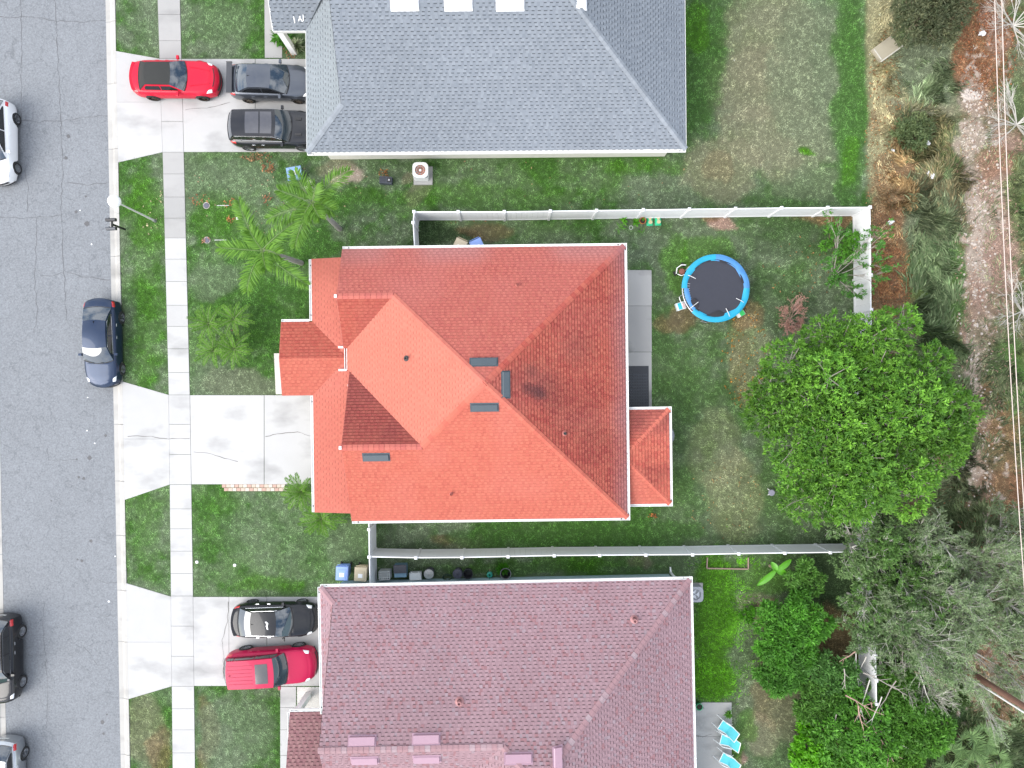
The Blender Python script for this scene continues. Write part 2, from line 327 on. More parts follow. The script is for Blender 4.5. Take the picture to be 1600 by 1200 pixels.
# ---- concrete: kerbs, pavement, drives
def concrete(name, c, stain=.22):
    m = mat(name, c, .85, var=.05, vscale=1.3, bump=.25, bscale=40, spec=.3)
    nt = m.node_tree; L = nt.links; p = nt.nodes['Principled BSDF']; src = p.inputs['Base Color'].links[0].from_socket
    g = nt.nodes.new('ShaderNodeNewGeometry'); oi = nt.nodes.new('ShaderNodeObjectInfo')
    mp = nt.nodes.new('ShaderNodeMapping'); mp.inputs['Scale'].default_value = (.5, .95, 1); L.new(g.outputs['Position'], mp.inputs['Vector'])
    n = nt.nodes.new('ShaderNodeTexNoise'); n.inputs['Scale'].default_value = .75; n.inputs['Detail'].default_value = 9; n.inputs['Roughness'].default_value = .52
    L.new(mp.outputs['Vector'], n.inputs['Vector'])
    mr = nt.nodes.new('ShaderNodeMapRange'); mr.inputs['From Min'].default_value = .52; mr.inputs['From Max'].default_value = .78; mr.inputs['To Min'].default_value = 1; mr.inputs['To Max'].default_value = 1-stain*1.8
    L.new(n.outputs['Fac'], mr.inputs['Value'])
    rr = nt.nodes.new('ShaderNodeMapRange'); rr.inputs['To Min'].default_value = 1-stain*.25; rr.inputs['To Max'].default_value = 1.03; L.new(oi.outputs['Random'], rr.inputs['Value'])
    mu = nt.nodes.new('ShaderNodeMath'); mu.operation = 'MULTIPLY'; L.new(mr.outputs['Result'], mu.inputs[0]); L.new(rr.outputs['Result'], mu.inputs[1])
    mx = nt.nodes.new('ShaderNodeMix'); mx.data_type = 'RGBA'; mx.blend_type = 'MULTIPLY'; mx.inputs['Factor'].default_value = 1
    L.new(src, mx.inputs['A']); L.new(mu.outputs['Value'], mx.inputs['B']); L.new(mx.outputs['Result'], p.inputs['Base Color'])
    return m
CONC = concrete('concrete_clean', (.41, .407, .402), .22); CONC_DIM = concrete('concrete_dim', (.325, .32, .313), .16); CONC_PATIO = concrete('concrete_patio', (.34, .335, .325), .38)  # second mix is greyer: lower exposure of the upper pavement put into its colour
KERB = concrete('kerb_concrete', (.39, .38, .36), .22)
def shrink(P, g):
    n = len(P); c = sum((Vector((p[0], p[1], 0)) for p in P), Vector())/n; out = []
    for p in P:
        d = Vector((p[0], p[1], 0))-c; l = d.length; out.append(c+d*((l-g)/l))
    return out
def slab(pp, name, m, parent, z=.03, gap=.012, reg=True):
    P = [W(*p) for p in pp]
    if reg: pave(P)
    mb = MB(); mb.prism(shrink(P, gap), -.1, z, inset=.0); return mb.build(name, m, parent)
side = tag(bpy.data.objects.new('pavement', None), kind='structure'); COL.objects.link(side)
kerb = tag(bpy.data.objects.new('kerb', None), kind='structure'); COL.objects.link(kerb)
def kerb_seg(y0, y1, fl, fr, flip):
    mb = MB(); vs = []
    for py in (y0+.35, y1-.35):
        a, b = W(fl(py), py), W(fr(py), py)
        if flip: a, b = b, a
        d = b-a
        for t, z in ((0, ROAD_Z-.1), (0, ROAD_Z+.012), (.42, ROAD_Z+.02), (.72, .012), (1, .03), (1, -.25)):
            p = a+d*t; vs.append((p.x, p.y, z))
    n = 6; fs = [(i, i+1, n+i+1, n+i) for i in range(n-1)] + [tuple(range(n)), tuple(range(2*n-1, n-1, -1))]
    mb.add(vs, fs); mb.build('kerb_stone', KERB, kerb)
KJ = [-400, -310, -222, -134, -50, 33, 130, 232, 316, 400, 477, 570, 663, 752, 837, 923, 1003, 1092, 1180, 1270, 1360, 1450, 1540]
for a, b in zip(KJ[:-1], KJ[1:]):
    kerb_seg(a, b, road_r, kerb_r, False); kerb_seg(a+30, b+30, kerb_l, road_l, True)
WJ = [-396, -360, -324, -288, -252, -216, -180, -144, -108, -72, -14, 23, 64, 92, 140, 190, 238, 272, 308, 341, 372, 405, 440, 477, 510, 545, 582, 617, 663, 710, 757, 795, 826, 861, 896, 931, 978, 1025, 1072, 1107, 1140, 1176, 1212, 1248, 1284, 1320, 1356, 1392, 1428]
for a, b in zip(WJ[:-1], WJ[1:]):
    slab([(walk_l(a), a), (walk_r(a), a), (walk_r(b), b), (walk_l(b), b)], 'slab', CONC_DIM if b < 373 and not (92 <= a < 238) else CONC, side)
def drive(name, ya, yb, yta, ytb, xs, mid, m):
    d = tag(bpy.data.objects.new(name, None), kind='structure'); COL.objects.link(d)
    slab([(kerb_r(yta), yta), (walk_l(ya), ya), (walk_l(mid), mid), (kerb_r(mid), mid)], 'apron_slab', m, d, gap=.006)
    slab([(kerb_r(mid), mid), (walk_l(mid), mid), (walk_l(yb), yb), (kerb_r(ytb), ytb)], 'apron_slab', m, d, gap=.006)
    e = [None]+xs
    for i in range(len(xs)):
        l0 = walk_r(ya) if i == 0 else xs[i-1]; l1 = walk_r(yb) if i == 0 else xs[i-1]
        slab([(l0, ya), (xs[i], ya), (xs[i], yb), (l1, yb)], 'slab', m, d, gap=.024)
    return d
d1 = drive('grey_house_driveway', 92, 238, 80, 254, [399, 520], 160, CONC)
slab([(413, -60), (430, -60), (441, 60), (441, 91), (414, 91)], 'slab', CONC_DIM, d1)
d2 = drive('driveway', 617, 757, 596, 781, [413, 524], 686, CONC)
d3 = drive('maroon_house_driveway', 932, 1072, 911, 1092, [358, 417, 530], 1003, CONC)
for a, b in ((1072.5, 1105), (1105, 1140), (1140, 1180), (1180, 1215), (1215, 1260)): slab([(438, a), (463, a), (463, b), (438, b)], 'slab', CONC, d3)
slab([(464, 1073), (530, 1073), (530, 1113), (464, 1113)], 'pebble_bed', mat('white_pebbles', (.38, .37, .35), .9, col2=(.62, .6, .58), vscale=28, bump=1, bscale=30), d3, z=.02)
ck2 = mat('concrete_crack', (.13, .125, .115), .9)
for c in ([(200, 682), (230, 681), (263, 686), (297, 685)], [(303, 706), (325, 707), (350, 716), (372, 721)], [(415, 682), (440, 677), (465, 675), (490, 682)]): ribbon(c, .03, .036, 'crack', ck2, d2, .03)
for c in ([(290, 172), (330, 168), (360, 160)],): ribbon(c, .03, .036, 'crack', ck2, d1, .03)
for c in ([(357, 940), (356, 970), (348, 1000), (350, 1040), (349, 1060)],): ribbon(c, .025, .036, 'crack', ck2, d3, .04)
st_m = mat('tyre_stain', (.40, .395, .385), .85, col2=(.47, .465, .45), vscale=5)
# patios
pat = tag(bpy.data.objects.new('patio', None), kind='structure'); COL.objects.link(pat)
for a, b in ((422, 478), (478, 550), (550, 662)): slab([(950, a), (1018, a), (1018.5, b), (950, b)], 'slab', CONC_PATIO, pat, z=.05)
pt2 = tag(bpy.data.objects.new('maroon_house_patio', None), kind='structure'); COL.objects.link(pt2)
for a, b in ((1097, 1150), (1150, 1215), (1215, 1280)): slab([(1060, a), (1143, a), (1143.5, b), (1060, b)], 'slab', CONC_PATIO, pt2, z=.05)
ribbon([(1085, 1148), (1098, 1150), (1112, 1146)], .04, .056, 'crack', ck2, pt2, .03)
# pebble strip by the porch
slab([(428, 552), (520, 550), (520, 617), (431, 616)], 'pebble_bed', mat('porch_pebbles', (.42, .38, .34), .9, col2=(.66, .64, .6), vscale=22, bump=1, bscale=25), d2, z=.035)
# brick border beside the drive
bb = thing('brick_border', 'short row of pale pink brick pavers edging the white driveway', 'brick border', W(396, 762))
bm_ = [mat('brick_%s' % k, c, .9, var=.15, vscale=20) for k, c in (('rose', (.40, .27, .22)), ('buff', (.46, .37, .30)), ('pale', (.5, .44, .38)))]
shp = MB(); shp.prism([(-.115, -.1), (.115, -.1), (.115, .1), (-.115, .1)], -.06, .03, .08); bme = None
for r in range(2):
    for i in range(15):
        p = W(350+i*6.6+(3.3 if r else 0), 759.2+r*5.6)-bb.location
        o = shp.build('brick', bm_[(i*7+r*3) % 3], bb); o.location = (p.x, p.y, random.uniform(-.006, .006)); o.rotation_euler = (0, 0, random.uniform(-.04, .04))
        o.scale = (1, .93, 1)
pave([W(346, 755), W(452, 755), W(452, 769), W(346, 769)])
# concrete slab lying in the tall grass
cs = thing('concrete_pad', 'weathered rectangular concrete pad lying in dry grass beyond the lawns', 'concrete pad', W(1382, 78), R(36))
one('box', (0, 0, .06), (1.35, .85, .14)).build('pad', concrete('pad_concrete', (.30, .27, .2), .3), cs)
one('box', (-.55, 0, .14), (.06, .7, .03)).build('lifting_bar', mat('pad_bar', (.42, .4, .34), .8), cs)
one('box', (.1, -.42, .13), (1.5, .07, .05)).build('lip', mat('pad_bar', (.42, .4, .34), .8), cs)
# ------------------------------------------------------------------ houses
def clip(poly, cp):
    out = poly
    n = len(cp)
    for i in range(n):
        (x0, y0), (x1, y1) = cp[i], cp[(i+1) % n]; ex, ey = x1-x0, y1-y0
        res = []; m = len(out)
        if not m: return out
        for j in range(m):
            p, q = out[j], out[(j+1) % m]
            dp = ex*(p[1]-y0)-ey*(p[0]-x0); dq = ex*(q[1]-y0)-ey*(q[0]-x0)
            if dp >= 0: res.append(p)
            if (dp >= 0) != (dq >= 0):
                t = dp/(dp-dq); res.append((p[0]+(q[0]-p[0])*t, p[1]+(q[1]-p[1])*t))
        out = res
    return out
class Roof:
    """collects shingled faces (each a convex polygon of 3-D points) of one house, in the house's own coordinates"""
    def __init__(s, colf, period=.29, expo=.167, dash=True, dashcol=.45, seed=1):
        s.sh = MB(); s.base = MB(); s.caps = MB(); s.colf = colf; s.per = period; s.ex = expo; s.dash = dash; s.dc = dashcol; s.seed = seed; s.line = {}
    def face(s, poly, eave, tone='N'):
        P = [Vector(p) for p in poly]
        n = sum(((P[i]-P[0]).cross(P[i+1]-P[0]) for i in range(1, len(P)-1)), Vector()).normalized()
        if n.z < 0: n = -n
        u = Vector(eave).normalized(); u = (u-n*u.dot(n)).normalized(); v = n.cross(u)
        if v.z < 0: v = -v
        O = n*n.dot(P[0])                              # common origin for coplanar pieces
        p2 = [((p-O).dot(u), (p-O).dot(v)) for p in P]
        a = sum(p2[i][0]*p2[(i+1) % len(p2)][1]-p2[(i+1) % len(p2)][0]*p2[i][1] for i in range(len(p2)))
        if a < 0: p2 = p2[::-1]
        s.base.add([p-n*.004 for p in P], [tuple(range(len(P)))])
        u0 = min(p[0] for p in p2); u1 = max(p[0] for p in p2); v0 = min(p[1] for p in p2); v1 = max(p[1] for p in p2)
        e, per = s.ex, s.per
        for r in range(int(math.floor(v0/e)), int(math.ceil(v1/e))+1):
            rv = r*e; rng = random.Random(r*7919+s.seed); off = rng.random()*per
            for c in range(int(math.floor((u0-off)/per))-1, int(math.ceil((u1-off)/per))+1):
                g = random.Random(r*100003+c*131+s.seed); cu = off+c*per; w = per*g.uniform(.46, .62); a1 = g.random(); a2 = g.random()
                jobs = [(cu, cu+w, rv, rv+e, .024, .006, a1, 1.0), (cu+w, cu+per, rv, rv+e, .014, .005, a2, .94)]
                lk = s.line.get(tone, 1)
                if lk < 1: jobs.append((cu, cu+per, rv-.03, rv+.004, .027, .027, a2, lk))
                if s.dash and g.random() < .93: jobs.append((cu+w*.05, cu+w*g.uniform(.8, 1.0), rv-.045, rv-.002, .016, .016, a2, s.dc))
                for (ua, ub, va, vb, h1, h0, rnd, k) in jobs:
                    q = clip([(ua, va), (ub, va), (ub, vb), (ua, vb)], p2)
                    if len(q) < 3: continue
                    pts = [O+u*x+v*y+n*(h1+(h0-h1)*(y-va)/(vb-va)) for x, y in q]
                    cx = pts[0]; col = s.colf(cx, rnd, tone); col = tuple(max(.003, t*k) for t in col)
                    s.sh.add(pts, [tuple(range(len(pts)))], col)
                    if k == 1.0:
                        ed = [i for i in range(len(q)) if abs(q[i][1]-va) < 1e-6]
                        if len(ed) == 2:
                            A, B = pts[ed[0]], pts[ed[1]]; s.sh.add([A, B, B-n*.022, A-n*.022], [(0, 1, 2, 3)], tuple(t*.7 for t in col))
    def ridge(s, p0, p1, drop=.35, w=.15, tone='R', piece=.26):
        p0 = Vector(p0); p1 = Vector(p1)
        if p1.z < p0.z: p0, p1 = p1, p0
        d = p1-p0; L = d.length; d.normalize(); sd_ = Vector((-d.y, d.x, 0)).normalized(); n = max(1, int(L/piece)); pc = L/n
        for i in range(n):
            a = p0+d*(i*pc); b = p0+d*((i+1)*pc+.05); r = random.random(); col = s.colf(a, r, tone)
            ua, ub = Vector((0, 0, .05)), Vector((0, 0, .03)); dn = Vector((0, 0, -drop*w))
            s.caps.add([a+ua, b+ub, b+ub+sd_*w+dn, a+ua+sd_*w+dn, b+ub-sd_*w+dn, a+ua-sd_*w+dn, a, a+sd_*w+dn, a-sd_*w+dn],
                       [(0, 3, 2, 1), (0, 1, 4, 5), (0, 6, 7, 3), (0, 5, 8, 6)], col)
    def build(s, parent, under):
        rf = s.base.build('roof', under, parent)
        o = s.sh.build('shingles', mat('shingle_granules', (1, 1, 1), .92, var=.16, vscale=9, bump=.5, bscale=70, attr=True, spec=.2), rf, cols=True, kind='stuff')
        c = s.caps.build('ridge_caps', MATS['shingle_granules'], rf, cols=True, kind='stuff')
        return rf
WHITE_TRIM = mat('white_trim', (.78, .78, .77), .45, var=.05, vscale=3)
GUT_IN = mat('gutter_inside', (.42, .40, .38), .7, var=.4, vscale=8)
def gutter(parent, p0, p1, out, down=(0,)):
    """white box gutter hung on an eave from p0 to p1; out = horizontal unit vector away from the house"""
    p0, p1, o = Vector(p0), Vector(p1), Vector(out); d = p1-p0; L = d.length; c = (p0+p1)/2; rz = math.atan2(d.y, d.x)
    m = MB()
    m.box(c+o*.015+Vector((0, 0, -.09)), (L, .03, .16), rz)
    m.box(c+o*.122+Vector((0, 0, -.055)), (L, .022, .12), rz)
    m.box(c+o*.071+Vector((0, 0, -.115)), (L, .08, .012), rz)
    for e in (p0, p1): m.box(e+o*.075+d.normalized()*(.01 if e is p0 else -.01)+Vector((0, 0, -.06)), (.02, .078, .1), rz)
    g = m.build('gutter', WHITE_TRIM, parent)
    n = int(L/1.9)
    for i in range(n): one('box', p0+d*((i+.5)/n)+o*.075+Vector((0, 0, .012)), (.03, .13, .012), rz).build('gutter_bracket', WHITE_TRIM, g)
    for t in down:
        q = p0+d*t; t2 = MB(); t2.lathe([(.0, .0), (.04, .0), (.04, .004)], 8, q+o*.075+d.normalized()*(.3 if t < .5 else -.3)+Vector((0, 0, -.107)))
        t2.build('outlet', mat('outlet_dark', (.02, .02, .02), .8), g)
    return g
def fascia(parent, p0, p1, h=.18, t=.035, m=None):
    p0, p1 = Vector(p0), Vector(p1); d = (p1-p0).normalized(); s_ = Vector((-d.y, d.x, 0)).normalized()*t/2
    mb = MB(); up = Vector((0, 0, .012)); dn = Vector((0, 0, -h))
    vs = [p0-s_+dn, p1-s_+dn, p1+s_+dn, p0+s_+dn, p0-s_+up, p1-s_+up, p1+s_+up, p0+s_+up]
    mb.add(vs, [(3, 2, 1, 0), (4, 5, 6, 7), (0, 1, 5, 4), (1, 2, 6, 5), (2, 3, 7, 6), (3, 0, 4, 7)]); return mb.build('fascia', m or WHITE_TRIM, parent)
def wall(parent, x0, x1, y0, y1, z1, m, t=.2, name='wall'):
    mb = MB()
    for (a, b, c, d) in ((x0, x1, y0, y0+t), (x0, x1, y1-t, y1), (x0, x0+t, y0+t, y1-t), (x1-t, x1, y0+t, y1-t)):
        mb.box(((a+b)/2, (c+d)/2, z1/2-.1), (b-a, d-c, z1+.2))
    return mb.build(name, m, parent)
def garage_door(parent, x, y0, y1, m):
    """panelled door on a wall that faces -x"""
    d = one('box', (x-.03, (y0+y1)/2, 1.06), (.05, y1-y0, 2.1)).build('garage_door', m, parent)
    for r in range(4):
        for c in range(6):
            w = (y1-y0)/6; one('box', (x-.062, y0+w*(c+.5), .28+r*.52), (.02, w*.8, .38)).build('panel', m, d)
def window(parent, c, w, h, ax):
    """window in an outside wall; ax = outward direction (+-x or +-y)"""
    a = Vector(ax); rz = math.atan2(a.y, a.x)-math.pi/2
    f = MB(); q = Vector(c)+a*.03
    for dx, dz, sx, sz in ((0, h/2, w+.12, .06), (0, -h/2, w+.12, .06), (-w/2, 0, .06, h-.06), (w/2, 0, .06, h-.06), (0, 0, w-.06, .04)):
        f.box(q+Matrix.Rotation(rz, 3, 'Z') @ Vector((dx, 0, dz)), (sx, .06, sz), rz)
    fr = f.build('window', WHITE_TRIM, parent)
    one('box', Vector(c)+a*.012, (w-.06, .02, h-.06), rz).build('pane', mat('window_glass', (.03, .04, .05), .05, spec=.8), fr)
class Plane:
    def __init__(s, p, n): s.p = Vector(p); s.n = Vector(n).normalized()
    def z(s, x, y): return s.p.z-(s.n.x*(x-s.p.x)+s.n.y*(y-s.p.y))/s.n.z
def on_plane(px, py, pl, th):
    """point of the plane (house coordinates) that the photograph shows at px, py"""
    Rm = Matrix.Rotation(-th, 3, 'Z'); d = Rm @ Vector(((px-800)/F, (600-py)/F, -1)); o = Vector((0, 0, H))
    t = (pl.p-o).dot(pl.n)/d.dot(pl.n); return o+d*t
def on_roof(mb_fn, pl, pos, rot=0):
    """matrix that carries z-up shapes onto a roof plane"""
    n = pl.n if pl.n.z > 0 else -pl.n
    x = Vector((math.cos(rot), math.sin(rot), 0)); x = (x-n*x.dot(n)).normalized(); y = n.cross(x)
    M = Matrix((x, y, n)).transposed()
    mb = MB(); mb_fn(mb); mb.v = [tuple(Vector(pos)+M @ Vector(v)) for v in mb.v]; return mb
def roof_vent(parent, px, py, pl, th, L, D, m, rot=0, m2=None):
    pos = on_plane(px, py, pl, th)
    def f(b):
        # low slant-backed box on a flange
        h = .16; vs = []
        for x in (-L/2, L/2): vs += [(x, -D/2, .03), (x, D/2, .03), (x, D/2-.04, h*.55), (x, -D/2+.05, h)]
        b.add(vs, [(0, 1, 2, 3), (7, 6, 5, 4), (0, 4, 5, 1), (1, 5, 6, 2), (2, 6, 7, 3), (3, 7, 4, 0)])
    v = on_roof(f, pl, pos, rot).build('roof_vent', m, parent)
    on_roof(lambda b: b.box((0, 0, .026), (L+.14, D+.12, .012)), pl, pos, rot).build('flange', m2 or m, v)
    return v
def vent_pipe(parent, px, py, pl, th, r, h, m, m2):
    pos = on_plane(px, py, pl, th)
    o = MB(); o.lathe([(r, -.05), (r, h), (r*.7, h), (r*.7, h-.1), (0, h-.1)], 12, pos); a = o.build('vent_pipe', m, parent)
    on_roof(lambda b: b.lathe([(r*2.2, .02), (r*1.9, .035), (r*1.05, .12)], 12), pl, pos).build('boot', m2, a)
ROOFVENT = mat('vent_metal', (.045, .062, .075), .5, metal=.0, var=.08, vscale=2)

# =============== the house with the red roof
T1 = R(.7)
red = thing('red_roof_house', 'single storey house with a bright orange red shingle hip roof', 'house', (0, 0, 0), T1)
ZE, PI_ = 2.7, .5
xe, yn, ys = 5.89, 7.08, -6.98; yc = (yn+ys)/2; za = ZE+PI_*(yn-yc); xa = -1.25
zN = lambda y: ZE+PI_*(yn-y)
zS = lambda y: ZE+PI_*(y-ys)
mW = .48; zWp = lambda x: za-mW*(xa-x)
ynr = 4.48; znr = zN(ynr); xnr = xa-(za-znr)/mW            # north gable ridge
ysr = -3.01; zsr = zS(ysr); xsr = xa-(za-zsr)/mW           # south gable ridge
xw = -8.5; zw = zWp(xw); yv1 = ynr-(znr-zw)/PI_; yv2 = ysr+(zsr-zw)/PI_
xgn, xgs = -8.68, -8.36
A = (xa, yc, za); NR = (xnr, ynr, znr); SR = (xsr, ysr, zsr)
def blotch(p, cx, cy, r): return max(0, 1-((p.x-cx)**2+(p.y-cy)**2)/(r*r))
def redcol(p, r, tone):
    b = Vector((.41, .098, .070)); o = Vector((.45, .13, .088)); k = Vector((.34, .070, .055))
    c = b.lerp(o, (r-.3)*1.3) if r > .3 else b.lerp(k, (.3-r)*2.6)
    fade = float(vnoise(p.x, p.y, 1.7, 31)); c = c.lerp(Vector((.50, .17, .14)), max(0, fade-.5)*.8)
    if tone == 'E':          # soiled rear slope
        s_ = float(fnoise(p.x, p.y, 1.8, 33, 3)); c = c.lerp(Vector((.24, .036, .036)), max(0, min(.5, (s_-.2)*.7))*(1.15 if r < .4 else .6))
        for (a, b_, rr, q) in ((1.25, -.5, .42, .5), (.8, -.3, .4, .42), (1.55, -.62, .3, .4), (2.0, -.5, 1.2, .25), (1.3, .3, 1.4, .16), (3.2, -1.5, 1.8, .14), (4.3, -3.2, 1.2, .25), (1.0, .55, .4, .3), (3.4, 1.5, 1.2, .2)): c = c.lerp(Vector((.055, .03, .035)), blotch(p, a, b_, rr)*q*(.5+fade))
        if p.x > 4.9: c = c.lerp(Vector((.30, .17, .18)), min(.7, (p.x-4.9)*.7)*(.5+.5*fade))
    elif tone == 'N':
        c = c.lerp(Vector((.42, .135, .12)), .3+.4*float(fnoise(p.x, p.y, 2.2, 35, 3)))
        if p.y > 6.0: c = c.lerp(Vector((.34, .20, .20)), (p.y-6.0)*.5*fade)
    elif tone == 'G':
        c = c.lerp(Vector((.17, .04, .042)), .35+.4*float(fnoise(p.x, p.y, 1.2, 37, 3)))
    elif tone == 'P':
        s_ = float(fnoise(p.x, p.y, 1.3, 39, 3)); c = c.lerp(Vector((.12, .03, .03)), max(0, min(.75, (s_-.38)*2.2)))
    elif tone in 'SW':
        c = c.lerp(Vector((.50, .145, .10)), .45)  # sun-facing slopes: extra brightness put into the shingle colour
    if tone == 'W': c = c.lerp(Vector((.52, .19, .14)), .5)  # west slope lightened further, sunlight painted into the shingles
    if tone == 'L': c = c.lerp(Vector((.50, .165, .125)), .6)
    if tone == 'V': c = c.lerp(Vector((.28, .06, .045)), .2+.4*fade)
    return c
rr_ = Roof(redcol, dash=True, dashcol=.66, seed=3); rr_.line = {'E': .62, 'G': .62, 'N': .86, 'V': .8, 'P': .75, 'S': .9}
rr_.face([(xe, yn, ZE), A, NR, (xnr, yn, ZE)], (1, 0, 0), 'N'); rr_.face([(xnr, yn, ZE), NR, (xgn, ynr, znr), (xgn, yn, ZE)], (1, 0, 0), 'N')
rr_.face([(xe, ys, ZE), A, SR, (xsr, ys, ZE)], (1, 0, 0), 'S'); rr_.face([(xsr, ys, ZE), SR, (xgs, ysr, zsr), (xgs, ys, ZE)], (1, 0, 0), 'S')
rr_.face([(xe, ys, ZE), (xe, yn, ZE), A], (0, 1, 0), 'E')
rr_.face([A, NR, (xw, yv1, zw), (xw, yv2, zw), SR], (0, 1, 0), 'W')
rr_.face([NR, (xgn, ynr, znr), (xgn, yv1, zw), (xw, yv1, zw)], (1, 0, 0), 'V')
zgs = zWp(xgs); rr_.face([SR, (xgs, ysr, zsr), (xgs, ysr+(zsr-zgs)/PI_, zgs)], (1, 0, 0), 'G')
# lower front roof and porch
zl, ml = 2.3, .2; xl = -10.41; ln, ls = 6.65, -6.57; xt = -8.12; zt = zl+ml*(xt-xl)
pn, ps = 3.39, -.45; pr = (pn+ps)/2; xp = -12.02; zr = zl+ml*(pn-pr); xv = xl+(zr-zl)/ml
rr_.face([(xl, ln, zl), (xl, pn, zl), (xv, pr, zr), (xt, pr, zt), (xt, ln, zt)], (0, 1, 0), 'L')
rr_.face([(xl, ls, zl), (xl, ps, zl), (xv, pr, zr), (xt, pr, zt), (xt, ls, zt)], (0, 1, 0), 'L')
rr_.face([(xp, pn, zl), (xl, pn, zl), (xv, pr, zr), (xp, pr, zr)], (1, 0, 0), 'V')
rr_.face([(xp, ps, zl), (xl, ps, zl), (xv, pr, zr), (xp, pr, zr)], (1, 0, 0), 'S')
# rear patio roof
qx, qn, qs = 8.2, -1.42, -6.36; zq, mq = 2.28, .12; q0 = 5.76; zt2 = zq+mq*(qx-q0); qm1, qm2 = qn-(qx-q0), qs+(qx-q0)
rr_.face([(qx, qn, zq), (qx, qs, zq), (q0, qm2, zt2), (q0, qm1, zt2)], (0, 1, 0), 'P')
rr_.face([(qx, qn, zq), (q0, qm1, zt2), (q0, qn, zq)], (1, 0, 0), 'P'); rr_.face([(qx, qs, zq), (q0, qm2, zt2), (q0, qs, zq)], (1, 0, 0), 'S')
for a, b, t in ((A, (xe, yn, ZE), 'E'), (A, (xe, ys, ZE), 'S'), (A, NR, 'L'), (A, SR, 'S'), (NR, (xgn, ynr, znr), 'N'), (SR, (xgs, ysr, zsr), 'N'), ((q0, qm1, zt2), (qx, qn, zq), 'S'), ((q0, qm2, zt2), (qx, qs, zq), 'S')):
    rr_.ridge(a, b, tone=t, w=.15)
rf_red = rr_.build(red, mat('roof_felt_red', (.13, .03, .025), .95))
soff = mat('soffit', (.7, .7, .68), .7)
def soffit(parent, x0, x1, y0, y1, z): return one('box', ((x0+x1)/2, (y0+y1)/2, z), (x1-x0, y1-y0, .03)).build('soffit', soff, parent)
soffit(red, -8.2, xe-.02, ys+.02, yn-.02, ZE-.1); soffit(red, xl+.02, -8.21, ls+.02, ln-.02, zl-.1); soffit(red, xp+.03, xl+.01, ps+.03, pn-.03, zl-.1); soffit(red, xe-.01, qx-.02, qs+.02, qn-.02, zq-.1)
for a, b, o in (((xgn, yn, ZE), (xe, yn, ZE), (0, 1, 0)), ((xgs, ys, ZE), (xe, ys, ZE), (0, -1, 0)), ((xe, ys-.14, ZE), (xe, yn+.14, ZE), (1, 0, 0)), ((xl, pn+.05, zl), (xl, ln, zl), (-1, 0, 0)), ((xl, ls, zl), (xl, ps-.05, zl), (-1, 0, 0)), ((xp, pn, zl), (xl-.16, pn, zl), (0, 1, 0)),
                ((qx, qs-.14, zq), (qx, qn+.14, zq), (1, 0, 0)), ((xe+.16, qn, zq), (qx, qn, zq), (0, 1, 0)), ((xe+.16, qs, zq), (qx, qs, zq), (0, -1, 0)), ((xw, yv2-.05, zw+.02), (xw, yv1+.05, zw+.02), (-1, 0, 0))):
    gutter(red, a, b, o, (0, 1) if (Vector(a)-Vector(b)).length > 2.5 else ())
for y in (yv1, yv2): one('box', (xw-.24, y+(.06 if y == yv1 else -.06), zw-.03), (.4, .1, .12)).build('gutter_return', WHITE_TRIM, red)
for a, b in (((xgn, yn, ZE), (xgn, ynr, znr)), ((xgn, ynr, znr), (xgn, yv1, zw)), ((xgs, ys, ZE), (xgs, ysr, zsr)), ((xgs, ysr, zsr), (xgs, yv2, zw)), ((xp, pn, zl), (xp, pr, zr)), ((xp, pr, zr), (xp, ps, zl)), ((xl, ln, zl), (xt, ln, zt)), ((xl, ls, zl), (xt, ls, zt)), ((xp, ps, zl), (xl, ps, zl))):
    fascia(red, a, b, m=mat('fascia_red', (.36, .10, .075), .7))
for p in ((xgn-.05, ynr, znr+.03), (xgs-.05, ysr, zsr+.03), (xgs-.05, -.0, zw+.05)): one('box', p, (.12, .16, .1)).build('gable_cap', WHITE_TRIM, red)
wred = mat('stucco_cream', (.62, .56, .46), .9, bump=.5, bscale=50)
wall(red, -8.0, xe-.45, ys+.45, yn-.45, ZE-.12, wred); wall(red, -9.95, -8.02, ls+.45, ln-.45, zl-.12, wred)
for g_, (x, y0, y1, zp, zb_) in enumerate(((-8.15, yn, yv1, znr, zw), (-7.95, ys, yv2, zsr, zw))):
    b = MB(); ya = y0-.45 if y0 > 0 else y0+.45; pk = ynr if g_ == 0 else ysr
    b.add([(x, ya, zl), (x, y1, zl), (x, y1, zb_-.08), (x, pk, zp-.08), (x, ya, ZE+.12)], [(0, 1, 2, 3, 4)]); b.add([(x+.15, ya, zl), (x+.15, y1, zl), (x+.15, y1, zb_-.08), (x+.15, pk, zp-.08), (x+.15, ya, ZE+.12)], [(4, 3, 2, 1, 0)])
    b.build('gable_wall', wred, red)
garage_door(red, -9.95, -5.9, -1.1, mat('door_white', (.75, .74, .72), .5))
one('box', (-9.97, 1.5, 1.05), (.06, 1.0, 2.1)).build('front_door', mat('door_brown', (.2, .1, .06), .5), red)
for x, y in ((-11.8, 3.15), (-11.8, -.2)): one('box', (x, y, 1.1), (.3, .3, 2.2)).build('porch_column', wred, red)
for x, y in ((8.0, -1.65), (8.0, -6.1)): one('box', (x, y, 1.1), (.15, .15, 2.2)).build('porch_column', WHITE_TRIM, red)
for y in (3.0, -4.0): window(red, (xe-.45, y, 1.4), 1.6, 1.2, (1, 0, 0))
for x in (-5, 0, 3.5): window(red, (x, yn-.45, 1.4), 1.2, 1.2, (0, 1, 0)); window(red, (x, ys+.45, 1.4), 1.2, 1.2, (0, -1, 0))
window(red, (-9.95, 4.8, 1.3), 1.4, 1.2, (-1, 0, 0))
plN = Plane((0, yn, ZE), (0, PI_, 1)); plS = Plane((0, ys, ZE), (0, -PI_, 1)); mE = (za-ZE)/(xe-xa); plE = Plane((xe, 0, ZE), (mE, 0, 1)); plW = Plane(A, (-mW, 0, 1))
